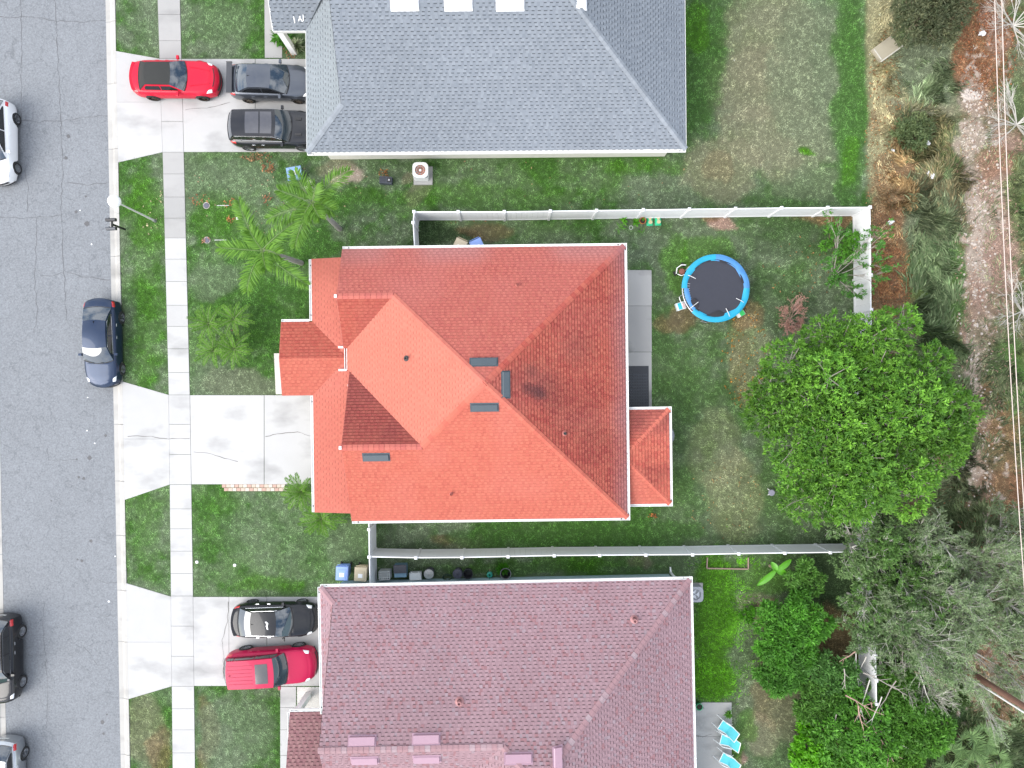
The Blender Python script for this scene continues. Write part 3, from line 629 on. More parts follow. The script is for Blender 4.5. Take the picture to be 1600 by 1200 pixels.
roof_vent(rf_red, 756, 566, plN, T1, 1.22, .36, ROOFVENT, math.pi); roof_vent(rf_red, 790, 601, plE, T1, 1.18, .36, ROOFVENT, R(90)); roof_vent(rf_red, 757, 636, plS, T1, 1.22, .36, ROOFVENT); roof_vent(rf_red, 588, 714, plS, T1, 1.22, .36, ROOFVENT)
dkp = mat('pipe_dark', (.06, .06, .06), .6); rdp = mat('pipe_red', (.36, .11, .09), .7)
vent_pipe(rf_red, 635, 560, plW, T1, .07, .3, dkp, dkp); vent_pipe(rf_red, 882, 677, plE, T1, .07, .28, dkp, rdp); vent_pipe(rf_red, 808, 446, plN, T1, .045, .3, rdp, rdp); vent_pipe(rf_red, 705, 771, plS, T1, .045, .3, rdp, rdp)

# =============== grey and maroon houses share one plan
def other_house(name, label, th, x0, x1, ye, sgn, half, xg, ridge_run, colf, wallm, seed, under, porch, trim, dashcol, oh=.53):
    """ye = near eave, sgn = +1 when the house lies to +y of it"""
    h = thing(name, label, 'house', (0, 0, 0), th); z0, p = 2.7, .5
    Y = lambda d: ye+sgn*d; ax = x1-half; za2 = z0+p*half; ap = (ax, Y(half), za2); far = 2*half
    rz_ = z0+p*ridge_run; xr = ax-(za2-rz_)/.48; sk = xg-x0; zg = z0+p*sk
    r = Roof(colf, seed=seed, dashcol=dashcol)
    n1, n2 = ('A', 'B')
    RG = (xr, Y(ridge_run), rz_); GG = (xg, Y(ridge_run), rz_)
    r.face([(x1, ye, z0), ap, RG, (xr, ye, z0)], (1, 0, 0), n1)
    r.face([(xr, ye, z0), RG, GG, (xg, ye, z0)], (1, 0, 0), n1); r.face([(xg, ye, z0), (xg, Y(sk), zg), (x0, ye, z0)], (1, 0, 0), n1)
    r.face([(x1, ye, z0), (x1, Y(far), z0), ap], (0, 1, 0), 'E')
    r2 = far-ridge_run+.9; rz2 = z0+p*(far-r2); xr2 = ax-(za2-rz2)/.48
    r.face([(x1, Y(far), z0), ap, (xr2, Y(r2), rz2), (xr2, Y(far), z0)], (1, 0, 0), n2)
    r.face([(xr2, Y(far), z0), (xr2, Y(r2), rz2), (xg, Y(r2), rz2), (xg, Y(far), z0)], (1, 0, 0), n2); r.face([(xg, Y(far), z0), (xg, Y(far-sk), zg), (x0, Y(far), z0)], (1, 0, 0), n2)
    zb_ = zg; xb = ax-(za2-zb_)/.48; yb1 = Y(ridge_run+(rz_-zb_)/p); yb2 = Y(r2-(rz2-zb_)/p)
    xq = max(xg+.02, xb); dd = (za2-(ax-xq)*.48)
    def wpt(x): return za2-(ax-x)*.48
    zq_ = wpt(xq); yq1 = Y(ridge_run+(rz_-zq_)/p); yq2 = Y(r2-(rz2-zq_)/p)
    mid = (yq1+yq2)/2
    if (yq2-yq1)*sgn <= 0:
        # valleys meet before the front: find where
        x_ = xq
        while (Y(r2-(rz2-wpt(x_))/p)-Y(ridge_run+(rz_-wpt(x_))/p))*sgn < 0: x_ += .01
        yy = Y(ridge_run+(rz_-wpt(x_))/p); VZ = wpt(x_); VP = (x_, yy, VZ)
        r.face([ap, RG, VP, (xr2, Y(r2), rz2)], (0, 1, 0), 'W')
        r.face([RG, GG, (xg, yy, VZ), VP], (1, 0, 0), n2); r.face([(xr2, Y(r2), rz2), (xg, Y(r2), rz2), (xg, yy, VZ), VP], (1, 0, 0), n1)
        gab = [(Y(sk), zg), (Y(ridge_run), rz_), (yy, VZ), (Y(r2), rz2), (Y(far-sk), zg)]
    else:
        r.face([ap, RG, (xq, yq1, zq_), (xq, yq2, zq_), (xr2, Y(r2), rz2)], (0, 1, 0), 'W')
        r.face([RG, GG, (xg, yq1, zq_), (xq, yq1, zq_)], (1, 0, 0), n2); r.face([(xr2, Y(r2), rz2), (xg, Y(r2), rz2), (xg, yq2, zq_), (xq, yq2, zq_)], (1, 0, 0), n1)
        gab = [(Y(sk), zg), (Y(ridge_run), rz_), (yq1, zq_), (yq2, zq_), (Y(r2), rz2), (Y(far-sk), zg)]
    # front skirt below the gables
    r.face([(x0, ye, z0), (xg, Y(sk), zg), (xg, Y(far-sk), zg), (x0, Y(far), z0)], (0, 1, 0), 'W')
    for a, b in ((ap, (x1, ye, z0)), (ap, (x1, Y(far), z0)), (ap, RG), (RG, GG), (ap, (xr2, Y(r2), rz2)), ((xr2, Y(r2), rz2), (xg, Y(r2), rz2)), ((x0, ye, z0), (xg, Y(sk), zg))): r.ridge(a, b, tone='R')
    # porch: gabled lower roof that runs out to the street
    px0, py0, prun, pm, pz = porch; pyr = py0+sgn*prun; zr_ = pz+pm*prun
    xa_ = x0+.02 if pz < z0 else x0
    xin = min(xg-.05, x0+max(0, (zr_-z0)/p)) if pz >= z0 else x0+.35
    r.face([(px0, py0, pz), (xa_, py0, pz), (xin, pyr, zr_), (px0, pyr, zr_)], (1, 0, 0), 'Q')
    py1 = py0+2*sgn*prun; r.face([(px0, py1, pz), (xa_, py1, pz), (xin, pyr, zr_), (px0, pyr, zr_)], (1, 0, 0), 'Q')
    rf = r.build(h, under)
    b = MB(); n = len(gab); vs = [(xg-.02, y, z-.1) for y, z in gab] + [(xg-.02, gab[-1][0], z0), (xg-.02, gab[0][0], z0)]
    b.add(vs, [tuple(range(n+2))]); b.add([(x+.12, y, z) for x, y, z in vs], [tuple(range(n+1, -1, -1))]); b.build('gable_wall', wallm, h)
    ya, yb = sorted((ye, Y(far)))
    soffit(h, x0+.03, x1-.03, ya+.03, yb-.03, z0-.1); wall(h, x0+.5, x1-.5, ya+oh, yb-oh, z0-.12, wallm)
    soffit(h, px0+.03, x0+.02, min(py0, py1)+.03, max(py0, py1)-.03, pz-.1)
    for q in (py0+sgn*.2, py1-sgn*.2): one('box', (px0+.25, q, pz/2-.1), (.3, .3, pz)).build('porch_column', WHITE_TRIM, h)
    garage_door(h, x0+.5, *( (ye+.9, ye+5.7) if sgn > 0 else (ye-5.7, ye-.9)), mat('door_white', (.75, .74, .72), .5))
    for i, x in enumerate((-6, -1.5, 4)):
        if i: window(h, (x, ye+sgn*oh, 1.45), 1.1, 1.1, (0, -sgn, 0))
    if trim:
        gutter(h, (x0, ye, z0), (x1, ye, z0), (0, -sgn, 0), (0, 1)); gutter(h, (x1, ya-.14, z0), (x1, yb+.14, z0), (1, 0, 0), (0, 1)); gutter(h, (x0, min(ye, py0), z0), (x0, max(ye, py0), z0), (-1, 0, 0), (0, 1))
        gutter(h, (px0, py0, pz), (x0-.05, py0, pz), (0, -sgn, 0)); gutter(h, (px0, min(py0, py1), pz), (px0, max(py0, py1), pz), (-1, 0, 0))
    else:
        dk = mat('fascia_pale', (.55, .55, .53), .6)
        for a, b in (((x0, ye, z0), (x1, ye, z0)), ((x1, ya, z0), (x1, yb, z0)), ((x0, ye, z0), (x0, py0, z0)), ((px0, py0, pz), (x0, py0, pz)), ((px0, py0, pz), (px0, pyr, zr_)), ((px0, pyr, zr_), (px0, py1, pz))): fascia(h, a, b, m=dk, t=.06)
        gutter(h, (x0, ye, z0), (x1, ye, z0), (0, -sgn, 0), (0, 1))
    fascia(h, (xg, Y(sk), zg), (xg, Y(ridge_run), rz_), m=under)
    return h, rf, Plane((0, ye, z0), (0, -sgn*p, 1)), Plane((x1, 0, z0), (p, 0, 1)), Plane((0, ye+2*sgn*ridge_run, z0), (0, sgn*p, 1)), Plane(ap, (-.48, 0, 1))
def greycol(p, r, tone):
    c = Vector((.185, .208, .238)).lerp(Vector((.222, .246, .276)), r)
    if tone == 'W': c = c.lerp(Vector((.245, .275, .283)), .55)  # west slopes paler: the sun's side is painted into the colour
    if tone == 'R': c = Vector((.235, .258, .285))*(.9+.2*r)
    if tone == 'Q': c = c*.9
    return c*(.94+.12*float(vnoise(p.x, p.y, 2.3, 41)))
def maroon(p, r, tone):
    c = Vector((.285, .182, .202)).lerp(Vector((.318, .21, .232)), r)
    if r > .94: c = Vector((.30, .225, .25))
    elif r < .1: c = Vector((.285, .155, .168))
    if tone == 'R': c = Vector((.31, .19, .205)).lerp(Vector((.34, .27, .29)), max(0, r-.6)*2.4)
    if tone == 'Q': c = Vector((.22, .105, .115)).lerp(Vector((.27, .15, .15)), r)
    return c*(.94+.12*float(vnoise(p.x, p.y, 2.1, 43)))
T2, T3 = R(.5), R(1.2)
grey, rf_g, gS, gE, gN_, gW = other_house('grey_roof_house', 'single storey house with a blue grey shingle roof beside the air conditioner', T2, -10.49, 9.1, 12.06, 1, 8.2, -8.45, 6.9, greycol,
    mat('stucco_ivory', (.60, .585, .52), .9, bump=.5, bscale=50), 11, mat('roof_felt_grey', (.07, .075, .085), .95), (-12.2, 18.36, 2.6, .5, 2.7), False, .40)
mar, rf_m, mN, mE_, mS, mW_ = other_house('maroon_roof_house', 'single storey house with a dusty maroon shingle roof and pale blue walls', T3, -10.14, 8.99, -10.30, -1, 8.2, -9.4, 6.69, maroon,
    mat('stucco_pale_blue', (.36, .50, .53), .9, bump=.5, bscale=50), 23, mat('roof_felt_maroon', (.08, .045, .045), .95), (-11.94, -16.86, 3.2, .3, 2.4), True, .45, .45)
vw = mat('vent_white', (.8, .8, .8), .5); vp = mat('vent_pink', (.32, .20, .25), .5, var=.06)
for px_ in (632, 716, 797): roof_vent(rf_g, px_, 3, gS, T2, 1.2, .66, vw)
roof_vent(rf_g, 908, -2, gE, T2, .9, .45, vw, R(90))
for a, b in ((566, 1158), (666, 1155)): roof_vent(rf_m, a, b, mN, T3, 1.2, .42, vp, math.pi)
for a, b in ((570, 1187), (667, 1185)): roof_vent(rf_m, a, b, mS, T3, 1.2, .42, vp)
roof_vent(rf_m, 810, 1185, mN, T3, 1.2, .42, vp, math.pi); roof_vent(rf_m, 871, 1187, mE_, T3, 1.2, .42, vp, R(90))
pk_ = mat('pipe_pink', (.34, .17, .17), .7)
vent_pipe(rf_m, 718, 1096, mN, T3, .1, .28, pk_, pk_); vent_pipe(rf_m, 991, 968, mN, T3, .1, .28, pk_, pk_)
# chalky white marks on the grey porch roof
for a, b, w_, l_, rz in ((460, 31, .04, .3, 1.5), (468, 29, .04, .26, .9), (471, 31, .2, .04, .3), (474, 28, .03, .3, 1.3)):
    q = Rm_ = Matrix.Rotation(-T2, 3, 'Z') @ W(a, b, 2.95); pl = Plane((0, 18.36, 2.7), (0, -.5, 1)); pos = on_plane(a, b, pl, T2)
    on_roof(lambda m_: m_.box((0, 0, .035), (w_, l_, .004)), pl, pos, rz-1.4).build('chalk_mark', vw, rf_g)
for (x0_, x1_, y0_, y1_, th) in ((-10, 5.6, -6.8, 6.9, T1), (-10.0, 8.7, 12.5, 29, T2), (-9.7, 8.6, -27, -10.6, T3), (-11.9, -9.5, -.4, 3.3, T1)):
    Rm = Matrix.Rotation(th, 3, 'Z'); pave([Rm @ Vector(p) for p in ((x0_, y0_, 0), (x1_, y0_, 0), (x1_, y1_, 0), (x0_, y1_, 0))])
# ------------------------------------------------------------------ cars
GLASS = mat('car_glass', (.022, .035, .05), .03, metal=.0, coat=.5, var=.1, vscale=2, spec=.8, ior=1.6)
GLASS_D = mat('car_glass_dark', (.012, .013, .015), .05, coat=.6, var=.1, vscale=2, spec=.6)
TYRE = mat('tyre_rubber', (.02, .02, .021), .85); RIM = mat('rim_alloy', (.55, .56, .58), .3, metal=.9); RIMD = mat('rim_bronze', (.16, .13, .1), .35, metal=.8)
BLK = mat('car_black_plastic', (.018, .018, .02), .6); CHROME = mat('car_chrome', (.75, .76, .78), .12, metal=1)
HL = mat('headlight_lens', (.7, .72, .75), .08, coat=1); TL = mat('taillight_red', (.5, .015, .02), .12, coat=1)
def paint(n, c, metal=.0, rough=.28, coat=1): return mat('paint_'+n, c, rough, metal=metal, coat=coat, var=.04, vscale=1.5, spec=.25)
_wheel = {}
def wheel_mesh(rw, rim):
    k = (rw, rim.name)
    if k in _wheel: return _wheel[k]
    t = MB(); w = .105
    t.lathe([(rw*.66, -w), (rw*.9, -w), (rw*.985, -w*.75), (rw, -w*.4), (rw, w*.4), (rw*.985, w*.75), (rw*.9, w), (rw*.66, w), (rw*.66, -w)], 28, axis='Y')
    r = MB(); rr = rw*.67
    r.lathe([(rr, -w*.9), (rr*.93, -w*.9), (rr*.93, w*.1), (rr*.2, -w*.1), (0, -w*.1)], 24, axis='Y')
    r.lathe([(rr, w*.9), (rr*.93, w*.9), (rr*.93, -w*.1), (rr*.2, w*.1), (0, w*.1)], 24, axis='Y')
    for sgn in (-1, 1):
        for i in range(5):
            a = i*2*math.pi/5; d = Vector((math.cos(a), 0, math.sin(a))); e = Vector((-d.z, 0, d.x)); y = sgn*w*.72
            vs = [d*rr*.1-e*.035, d*rr*.95-e*.028, d*rr*.95+e*.028, d*rr*.1+e*.035]
            r.add([(v.x, y, v.z) for v in vs]+[(v.x, y-sgn*.03, v.z) for v in vs], [(0, 1, 2, 3), (0, 4, 5, 1), (2, 6, 7, 3), (3, 2, 1, 0)])
        r.lathe([(0, sgn*w*.78), (rr*.16, sgn*w*.78), (rr*.16, sgn*w*.5)], 10, axis='Y')
    a = bpy.data.meshes.new('tyre'); a.from_pydata(t.v, [], t.f); a.materials.append(TYRE); a.polygons.foreach_set('use_smooth', np.ones(len(a.polygons), bool))
    b = bpy.data.meshes.new('rim'); b.from_pydata(r.v, [], r.f); b.materials.append(rim)
    _wheel[k] = (a, b); return _wheel[k]
def car(name, label, cat, loc, heading, L, Wd, Ht, xc, xrf, xrr, xrb, hood, nose, deck, tail, P, roofm=None, wb=None, rw=.33, rim=RIM, suv=False, wr=.66, extras=(), group=None, clad=None, rearglass=None):
    t = thing(name, label, cat, loc, heading, group); hl = L/2; wbase = wb or L*.58; NS = 57
    wx = (-wbase/2-.02, wbase/2+.02); Ra = rw+.055
    xs = np.linspace(-hl, hl, NS)
    ct = [(-hl, tail-.10), (-hl+.10, tail), (xrb, deck), (xc, hood), (hl-.55, nose+(hood-nose)*.45), (hl-.14, nose), (hl, nose-.14)]
    ztop = lambda x: float(np.interp(x, [a for a, _ in ct], [b for _, b in ct]))
    def wid(x):
        s = x/hl; q = max(0, (abs(s)-.5)/.5); return Wd/2*(1-(.17 if s > 0 else .13)*q**2.4)
    def bow(x, y):
        s = x/hl; q = max(0, (abs(s)-.45)/.55); return -np.sign(s)*(.36 if s > 0 else .24)*q**1.6*(y/(Wd/2))**2*(1.0 if not suv else .8)
    def zbot(x):
        z = .2
        for w_ in wx:
            d = abs(x-w_)
            if d < Ra: z = max(z, rw-.02+math.sqrt(max(0, Ra*Ra-d*d)))
        return z
    G = np.zeros((NS, 17, 3))
    for i, x in enumerate(xs):
        w = wid(x); zt = ztop(x); zb = zbot(x); e = max(0, (abs(x)/hl-.93)/.07)
        fl = 1+.018*sum(max(0, 1-(abs(x-q)/(Ra+.12))**2) for q in wx)
        zs = [zb, max(.32, zb+.015), max(.48, zb+.035), max(zt-.26, zb+.06), max(zt-.11, zb+.085), zt-.035, zt-.005, zt+.018, zt+.028]
        ys_ = [w*.93*fl, w*.985*fl, w*1.0*fl, w*.99, w*.955, w*.895, w*.80, w*.42, 0]
        for k in range(9):
            y = ys_[k]*(1-.05*e); G[i, k] = (x+bow(x, y), y, zs[k]); G[i, 16-k] = (x+bow(x, y), -y, zs[k])
    b = MB(); b.add(G.reshape(-1, 3), [(i*17+j, i*17+j+1, (i+1)*17+j+1, (i+1)*17+j) for i in range(NS-1) for j in range(16)])
    for i in (0, NS-1):
        rows = []
        for k in range(9):
            y0 = G[i, k, 1]; rows.append([(xs[i]+bow(xs[i], u*y0), u*y0, G[i, k, 2]) for u in np.linspace(-1, 1, 9)])
        o = [p for r in rows for p in r]; b.add(o, [(r*9+c, r*9+c+1, (r+1)*9+c+1, (r+1)*9+c) for r in range(8) for c in range(8)])
    body = b.build('body', P, t, smooth=True)
    md = body.modifiers.new('edges', 'EDGE_SPLIT'); md.split_angle = R(38)
    def samp(x, k):
        f = (x+hl)/L*(NS-1); i = int(max(0, min(NS-2, math.floor(f)))); a = f-i; j = int(max(0, min(15, math.floor(k)))); c = k-j
        return Vector((G[i, j]*(1-a)+G[i+1, j]*a)*(1-c)+Vector((G[i, j+1]*(1-a)+G[i+1, j+1]*a))*c)
    def patch(x0, x1, k0, k1, off=.008, nu=8, nv=6, x0b=None, x1b=None):
        def fn(u, v):
            k = k0+(k1-k0)*v; xa0 = x0+((x0b if x0b is not None else x0)-x0)*v; xa1 = x1+((x1b if x1b is not None else x1)-x1)*v; x = xa0+(xa1-xa0)*u
            p = samp(x, k); dx = samp(min(hl, x+.03), k)-samp(max(-hl, x-.03), k); dk = samp(x, min(16, k+.2))-samp(x, max(0, k-.2))
            n = dx.cross(dk); n = n.normalized() if n.length > 1e-9 else Vector((0, 0, 1))
            if n.dot(p-Vector((x*.9, 0, .45))) < 0: n = -n
            edge = u in (0, 1) or v in (0, 1)
            return p+n*(off if not edge else -.004)
        m = MB(); m.grid(fn, nu, nv); return m
    # hood, boot lid, doors
    patch(xc+.10, hl-.30, 6.05, 9.95, .012, 14, 12).build('hood', P, t, smooth=True)
    if xrb > -hl+.35: patch(-hl+.1, xrb-.1, 6.05, 9.95, .012, 8, 12).build('boot_lid', P, t, smooth=True)
    xm = (xc+xrb)/2-.02
    for sgn in (0, 1):
        K = (lambda k: k) if sgn == 0 else (lambda k: 16-k)
        for (a, c) in ((xm+.02, xc+.02), (max(xrb+.25, -wbase/2+.28), xm-.02)):
            d = patch(a, c, K(1.2), K(4.9), .007, 8, 8).build('door', P, t, smooth=True)
            hp = samp(a+.16, K(3.6)); ys = 1 if hp.y > 0 else -1
            one('box', hp+Vector((0, ys*.018, 0)), (.17, .03, .03)).build('handle', CHROME if 'chrome' in extras else P, d)
        patch(hl-.52, hl-.10, K(4.1), K(6.2), .012, 6, 5, hl-.40, hl-.16).build('headlight', HL, t, smooth=True)
        patch(-hl+.03, -hl+.42, K(3.4), K(5.4), .012, 6, 4).build('taillight', TL, t, smooth=True)
        # mirror
        mp = Vector((xc-.32, (1 if sgn == 0 else -1)*(Wd/2+.06), hood+.07)); ys = 1 if sgn == 0 else -1
        m = MB(); m.add([mp+Vector((x*.075, y*.11*ys, z*.065))*(1 if abs(x)+abs(z) < 2 or y < 0 else .8) for z in (-1, 1) for x, y in ((-1, -1), (1, -1), (1, 1), (-1, 1))], [(3, 2, 1, 0), (4, 5, 6, 7), (0, 1, 5, 4), (1, 2, 6, 5), (2, 3, 7, 6), (3, 0, 4, 7)])
        m.tube(mp, mp+Vector((0, -ys*.2, -.04)), .025)
        o = m.build('mirror', P, t); bv = o.modifiers.new('bevel', 'BEVEL'); bv.width = .02; bv.segments = 2
        if clad: patch(-hl+.3, hl-.3, K(0), K(.95), .006, 40, 2).build('sill_trim', clad, t)
    # grille and bumpers
    m = MB()
    def gr(u, v):
        y = (u*2-1)*Wd*.30; return (hl+bow(hl, y)+.012, y, .42+v*.17)
    m.grid(gr, 8, 2); m.build('grille', BLK, t)
    m = MB()
    m.grid(lambda u, v: (hl+bow(hl, (u*2-1)*Wd*.42)+.014, (u*2-1)*Wd*.42, .22+v*.12), 8, 1); m.build('bumper_insert', BLK, t)
    m = MB(); m.grid(lambda u, v: (-hl+bow(-hl, (u*2-1)*.26)-.012, (u*2-1)*.26, .58+v*.13), 4, 1); m.build('number_plate', mat('plate', (.6, .6, .58), .5), t)
    # underside block so that nothing shows through the arches
    one('box', (0, 0, .40), (L*.9, Wd*.70, .3)).build('underbody', BLK, t)
    # glasshouse
    wbf, wbr = wid(xc)*.86, wid(xrb)*.84; w_r = Wd/2*wr/.92; zc_, zd = ztop(xc)+.02, ztop(xrb)+.02; Hr = Ht
    cb, rb_, tb, tr = .17, .10, .07, .07
    wsb = lambda u: Vector((xc+cb*(1-u*u), u*wbf, zc_+.005*(1-u*u)))
    wst = lambda u: Vector((xrf+tb*(1-u*u), u*w_r, Hr-.055+.035*(1-u*u)))
    rgt = lambda u: Vector((xrr-tr*(1-u*u), u*w_r*.96, Hr-.06+.03*(1-u*u)))
    rgb_ = lambda u: Vector((xrb-rb_*(1-u*u), u*wbr, zd+.005*(1-u*u)))
    def between(f, g, bulge):
        def fn(a, c):
            u = a*2-1; p = f(u).lerp(g(u), c); n = math.sin(math.pi*c)*bulge; return p+Vector((0, 0, n))
        return fn
    m = MB(); m.grid(between(wsb, wst, .035), 12, 8); m.build('windscreen', GLASS, t, smooth=True)
    m = MB(); m.grid(between(rgb_, rgt, .035), 12, 8); m.build('rear_window', rearglass or GLASS, t, smooth=True)
    def rfn(a, c):
        u = a*2-1; p = wst(u).lerp(rgt(u), c); return p+Vector((0, 0, .035*math.sin(math.pi*c)+.004))
    m = MB(); m.grid(rfn, 14, 14); roof = m.build('roof', roofm or P, t, smooth=True)
    def prof(x): return float(np.interp(x, [xrb, xrr, xrf, xc], [zd, Hr-.06, Hr-.055, zc_]))
    wbx = lambda x: float(np.interp(x, [xrb, xc], [wbr, wbf]))
    wtx = lambda x: float(np.interp(x, [xrr, xrf], [w_r*.96, w_r]))
    def side_pt(x, f, sgn, off=0, lo=0., hi=0.):
        zb = float(np.interp(x, [xrb, xc], [zd, zc_]))-.03; zt = prof(x); z0, z1 = zb+lo, max(zb+lo+.004, zt-hi); z = z0+(z1-z0)*f
        k = (z-zb)/max(.05, (Hr-.055-zb)); y = wbx(x)+(wtx(x)-wbx(x))*min(1, k)
        return Vector((x, sgn*(y+off), z))
    for sgn in (-1, 1):
        m = MB(); m.grid(lambda a, c: side_pt(xrb+(xc-xrb)*a, c, sgn), 40, 4); sp = m.build('side_frame', P, t, smooth=True)
        a0 = xc-.30; a1 = xrb+(.30 if not suv else .22); mid = (xrf+xrr)/2+.12
        cuts = [(a0, mid), (mid-.05, a1)] if not suv else [(a0, mid+.1), (mid+.05, xrr+.35), (xrr+.30, a1)]
        for (c0, c1) in cuts:
            m = MB(); m.grid(lambda a, c: side_pt(c1+(c0-c1)*a, c, sgn, .010, .05, .075), 14, 3); m.build('side_window', GLASS_D, t, smooth=True)
        if 'chrome' in extras:
            m = MB(); m.path([side_pt(a1+(a0-a1)*q/10, 0, sgn, .014, .035, .05) for q in range(11)], .012, n=4); m.build('window_trim', CHROME, t)
            m = MB(); m.path([side_pt(a1+(a0-a1)*q/14, 1, sgn, .014, .035, .06) for q in range(15)], .010, n=4); m.build('window_trim', CHROME, t)
    # seals round the glass
    m = MB(); m.path([wsb(u)+Vector((.012, 0, .004)) for u in np.linspace(-1, 1, 9)], .02, n=4); m.build('glass_seal', BLK, t); m = MB(); m.path([rgb_(u)+Vector((-.012, 0, .004)) for u in np.linspace(-1, 1, 9)], .016, n=4); m.build('glass_seal', BLK, t)
    for y in (.3, -.25): m = MB(); m.tube((xc+.17, y, zc_+.03), (xc-.02, y-.5, zc_+.075), .012, n=4); m.build('wiper', BLK, t)
    # wheels
    tm, rm = wheel_mesh(rw, rim)
    for x in wx:
        for sgn in (-1, 1):
            w = bpy.data.objects.new('wheel', tm); link(w, t); w.location = (x, sgn*(Wd/2-.085), rw)
            r_ = bpy.data.objects.new('rim', rm); link(r_, w)
    if 'antenna' in extras:
        m = MB(); q = Vector(rfn(.5, .9)); m.add([q+Vector(v) for v in ((-.08, -.02, 0), (-.08, .02, 0), (.09, 0, 0), (-.07, 0, .06))], [(0, 2, 3), (1, 3, 2), (0, 3, 1), (0, 1, 2)]); m.build('antenna', BLK, t)
    if 'sunroof' in extras:
        m = MB(); m.grid(lambda a, c: Vector(rfn(.16+.68*a, .12+.26*c))+Vector((0, 0, .008)), 8, 6); m.build('sunroof', mat('sunroof_glass', (.05, .05, .055), .15, coat=.4), t, smooth=True)
    if 'panoramic' in extras:
        for c0, c1 in ((.08, .34), (.37, .68)):
            m = MB(); m.grid(lambda a, c: Vector(rfn(.1+.8*a, c0+(c1-c0)*c))+Vector((0, 0, .008)), 8, 6); m.build('sunroof', mat('sunroof_glass2', (.09, .09, .10), .18, metal=.5, coat=.6), t, smooth=True)
    if 'ribs' in extras:
        for i in range(6):
            a = .18+i*.128; m = MB(); m.path([Vector(rfn(a, c))+Vector((0, 0, .006)) for c in np.linspace(.44, .96, 8)], .012, n=4); m.build('roof_rib', P, t)
    if 'rails' in extras:
        for a in (.04, .96): m = MB(); m.path([Vector(rfn(a, c))+Vector((0, 0, .04)) for c in np.linspace(.06, .94, 9)], .02, n=5); m.build('roof_rail', CHROME, t)
    if 'wing' in extras:
        m = MB(); m.box((-hl+.26, 0, deck+.13), (.30, Wd*.90, .025)); m.box((-hl+.26, Wd*.45, deck+.13), (.32, .02, .12)); m.box((-hl+.26, -Wd*.45, deck+.13), (.32, .02, .12))
        for y in (.45, -.45): m.box((-hl+.27, y, deck+.05), (.12, .03, .16))
        m.build('rear_wing', mat('carbon_black', (.03, .03, .033), .3, coat=1), t)
    if 'lip' in extras:
        m = MB(); m.grid(lambda u, v: (-hl+.05+bow(-hl, (u*2-1)*Wd*.4)+v*.16, (u*2-1)*Wd*.4, tail+.03+.05*(1-v)), 8, 2); m.build('boot_spoiler', P, t, smooth=True)
    if 'hoodvents' in extras:
        for y in (.42, -.42): one('box', (hl-1.0, y, nose+(hood-nose)*.72+.055), (.34, .13, .02)).build('hood_vent', BLK, t)
    if 'hoodlines' in extras:
        for y in (.48, -.48): m = MB(); m.path([(xc+.3, y*1.08, samp(xc+.3, 7).z+.022), (hl-.42, y*.72, samp(hl-.42, 7).z+.02)], .022, n=5); m.build('hood_crease', P, t)
    if 'slot' in extras: m = MB(); m.path([Vector((hl-.2, y, samp(hl-.2, 8-y*2).z+.012))+Vector((bow(hl, y)*.8, 0, 0)) for y in np.linspace(-.5, .5, 7)], .022, n=5); m.build('nose_slot', BLK, t)
    return t
P_RED = paint('bright_red', (.50, .006, .030), .0, .38, .15); P_GREY = paint('dark_grey', (.085, .095, .115), .6, .30, .5); P_BLK = paint('black', (.012, .013, .016), .1, .25, .3)
P_BLUE = paint('midnight_blue', (.02, .034, .068), .4, .28, .3); P_WHITE = paint('white', (.78, .79, .80), 0, .25); P_SILV = paint('silver', (.42, .44, .46), .85, .32); P_RUBY = paint('ruby', (.38, .004, .05), .0, .38, .15)
P_BLK2 = paint('black_graphite', (.022, .023, .027), .35, .25, .5); P_BLK3 = paint('jet_black', (.012, .012, .014), .1, .25, .5)
DZ = .032; RD = R(.6)
SOFT = mat('soft_top_canvas', (.022, .023, .022), .85, bump=.3, bscale=120)
def at(px, py, z, base): p = W(px, py, z); return (p.x, p.y, base)
car('convertible_car', 'bright red convertible car with a closed black soft top', 'car', at(273.5, 122.5, .75, DZ), R(-.3), 4.78, 1.90, 1.38, .62, -.02, -1.32, -1.72, .98, .82, 1.02, .95, P_RED, roofm=SOFT, wb=2.72, rw=.35, rim=RIMD, wr=.60, extras=('hoodlines', 'lip', 'slot'), rearglass=SOFT)
car('sedan_car', 'dark grey sports saloon with a black rear wing nosed up to the garage', 'car', at(424, 127.5, .75, DZ), R(-.8), 4.75, 1.83, 1.44, .90, .12, -1.05, -1.72, .98, .78, 1.06, 1.0, P_GREY, wb=2.7, rw=.34, rim=RIMD, extras=('wing', 'antenna', 'slot'), wr=.64)
car('black_suv', 'black estate style suv with glass roof parked beside the winged saloon', 'car', at(427.5, 201, .8, DZ), R(-.3), 4.86, 1.93, 1.66, .92, .32, -1.92, -2.26, 1.08, .92, 1.08, 1.02, P_BLK2, wb=2.92, rw=.37, suv=True, extras=('panoramic', 'hoodvents', 'chrome'), wr=.70)
car('blue_sedan', 'midnight blue saloon car parked at the kerb on the street', 'car', at(157.5, 536, .70, ROAD_Z+.012), R(-90+.7), 4.88, 1.84, 1.46, .95, .25, -1.15, -1.85, .98, .80, 1.08, 1.02, P_BLUE, wb=2.8, rw=.34, extras=('chrome', 'antenna'), wr=.64)
car('white_car', 'white hatchback car standing on the far side of the street', 'car', at(-6.5, 221, .6, ROAD_Z+.012), R(-90+.6), 4.62, 1.82, 1.50, 1.02, .30, -1.35, -2.05, 1.0, .80, 1.06, .98, P_WHITE, wb=2.7, rw=.33, rim=RIM, extras=(), wr=.66)
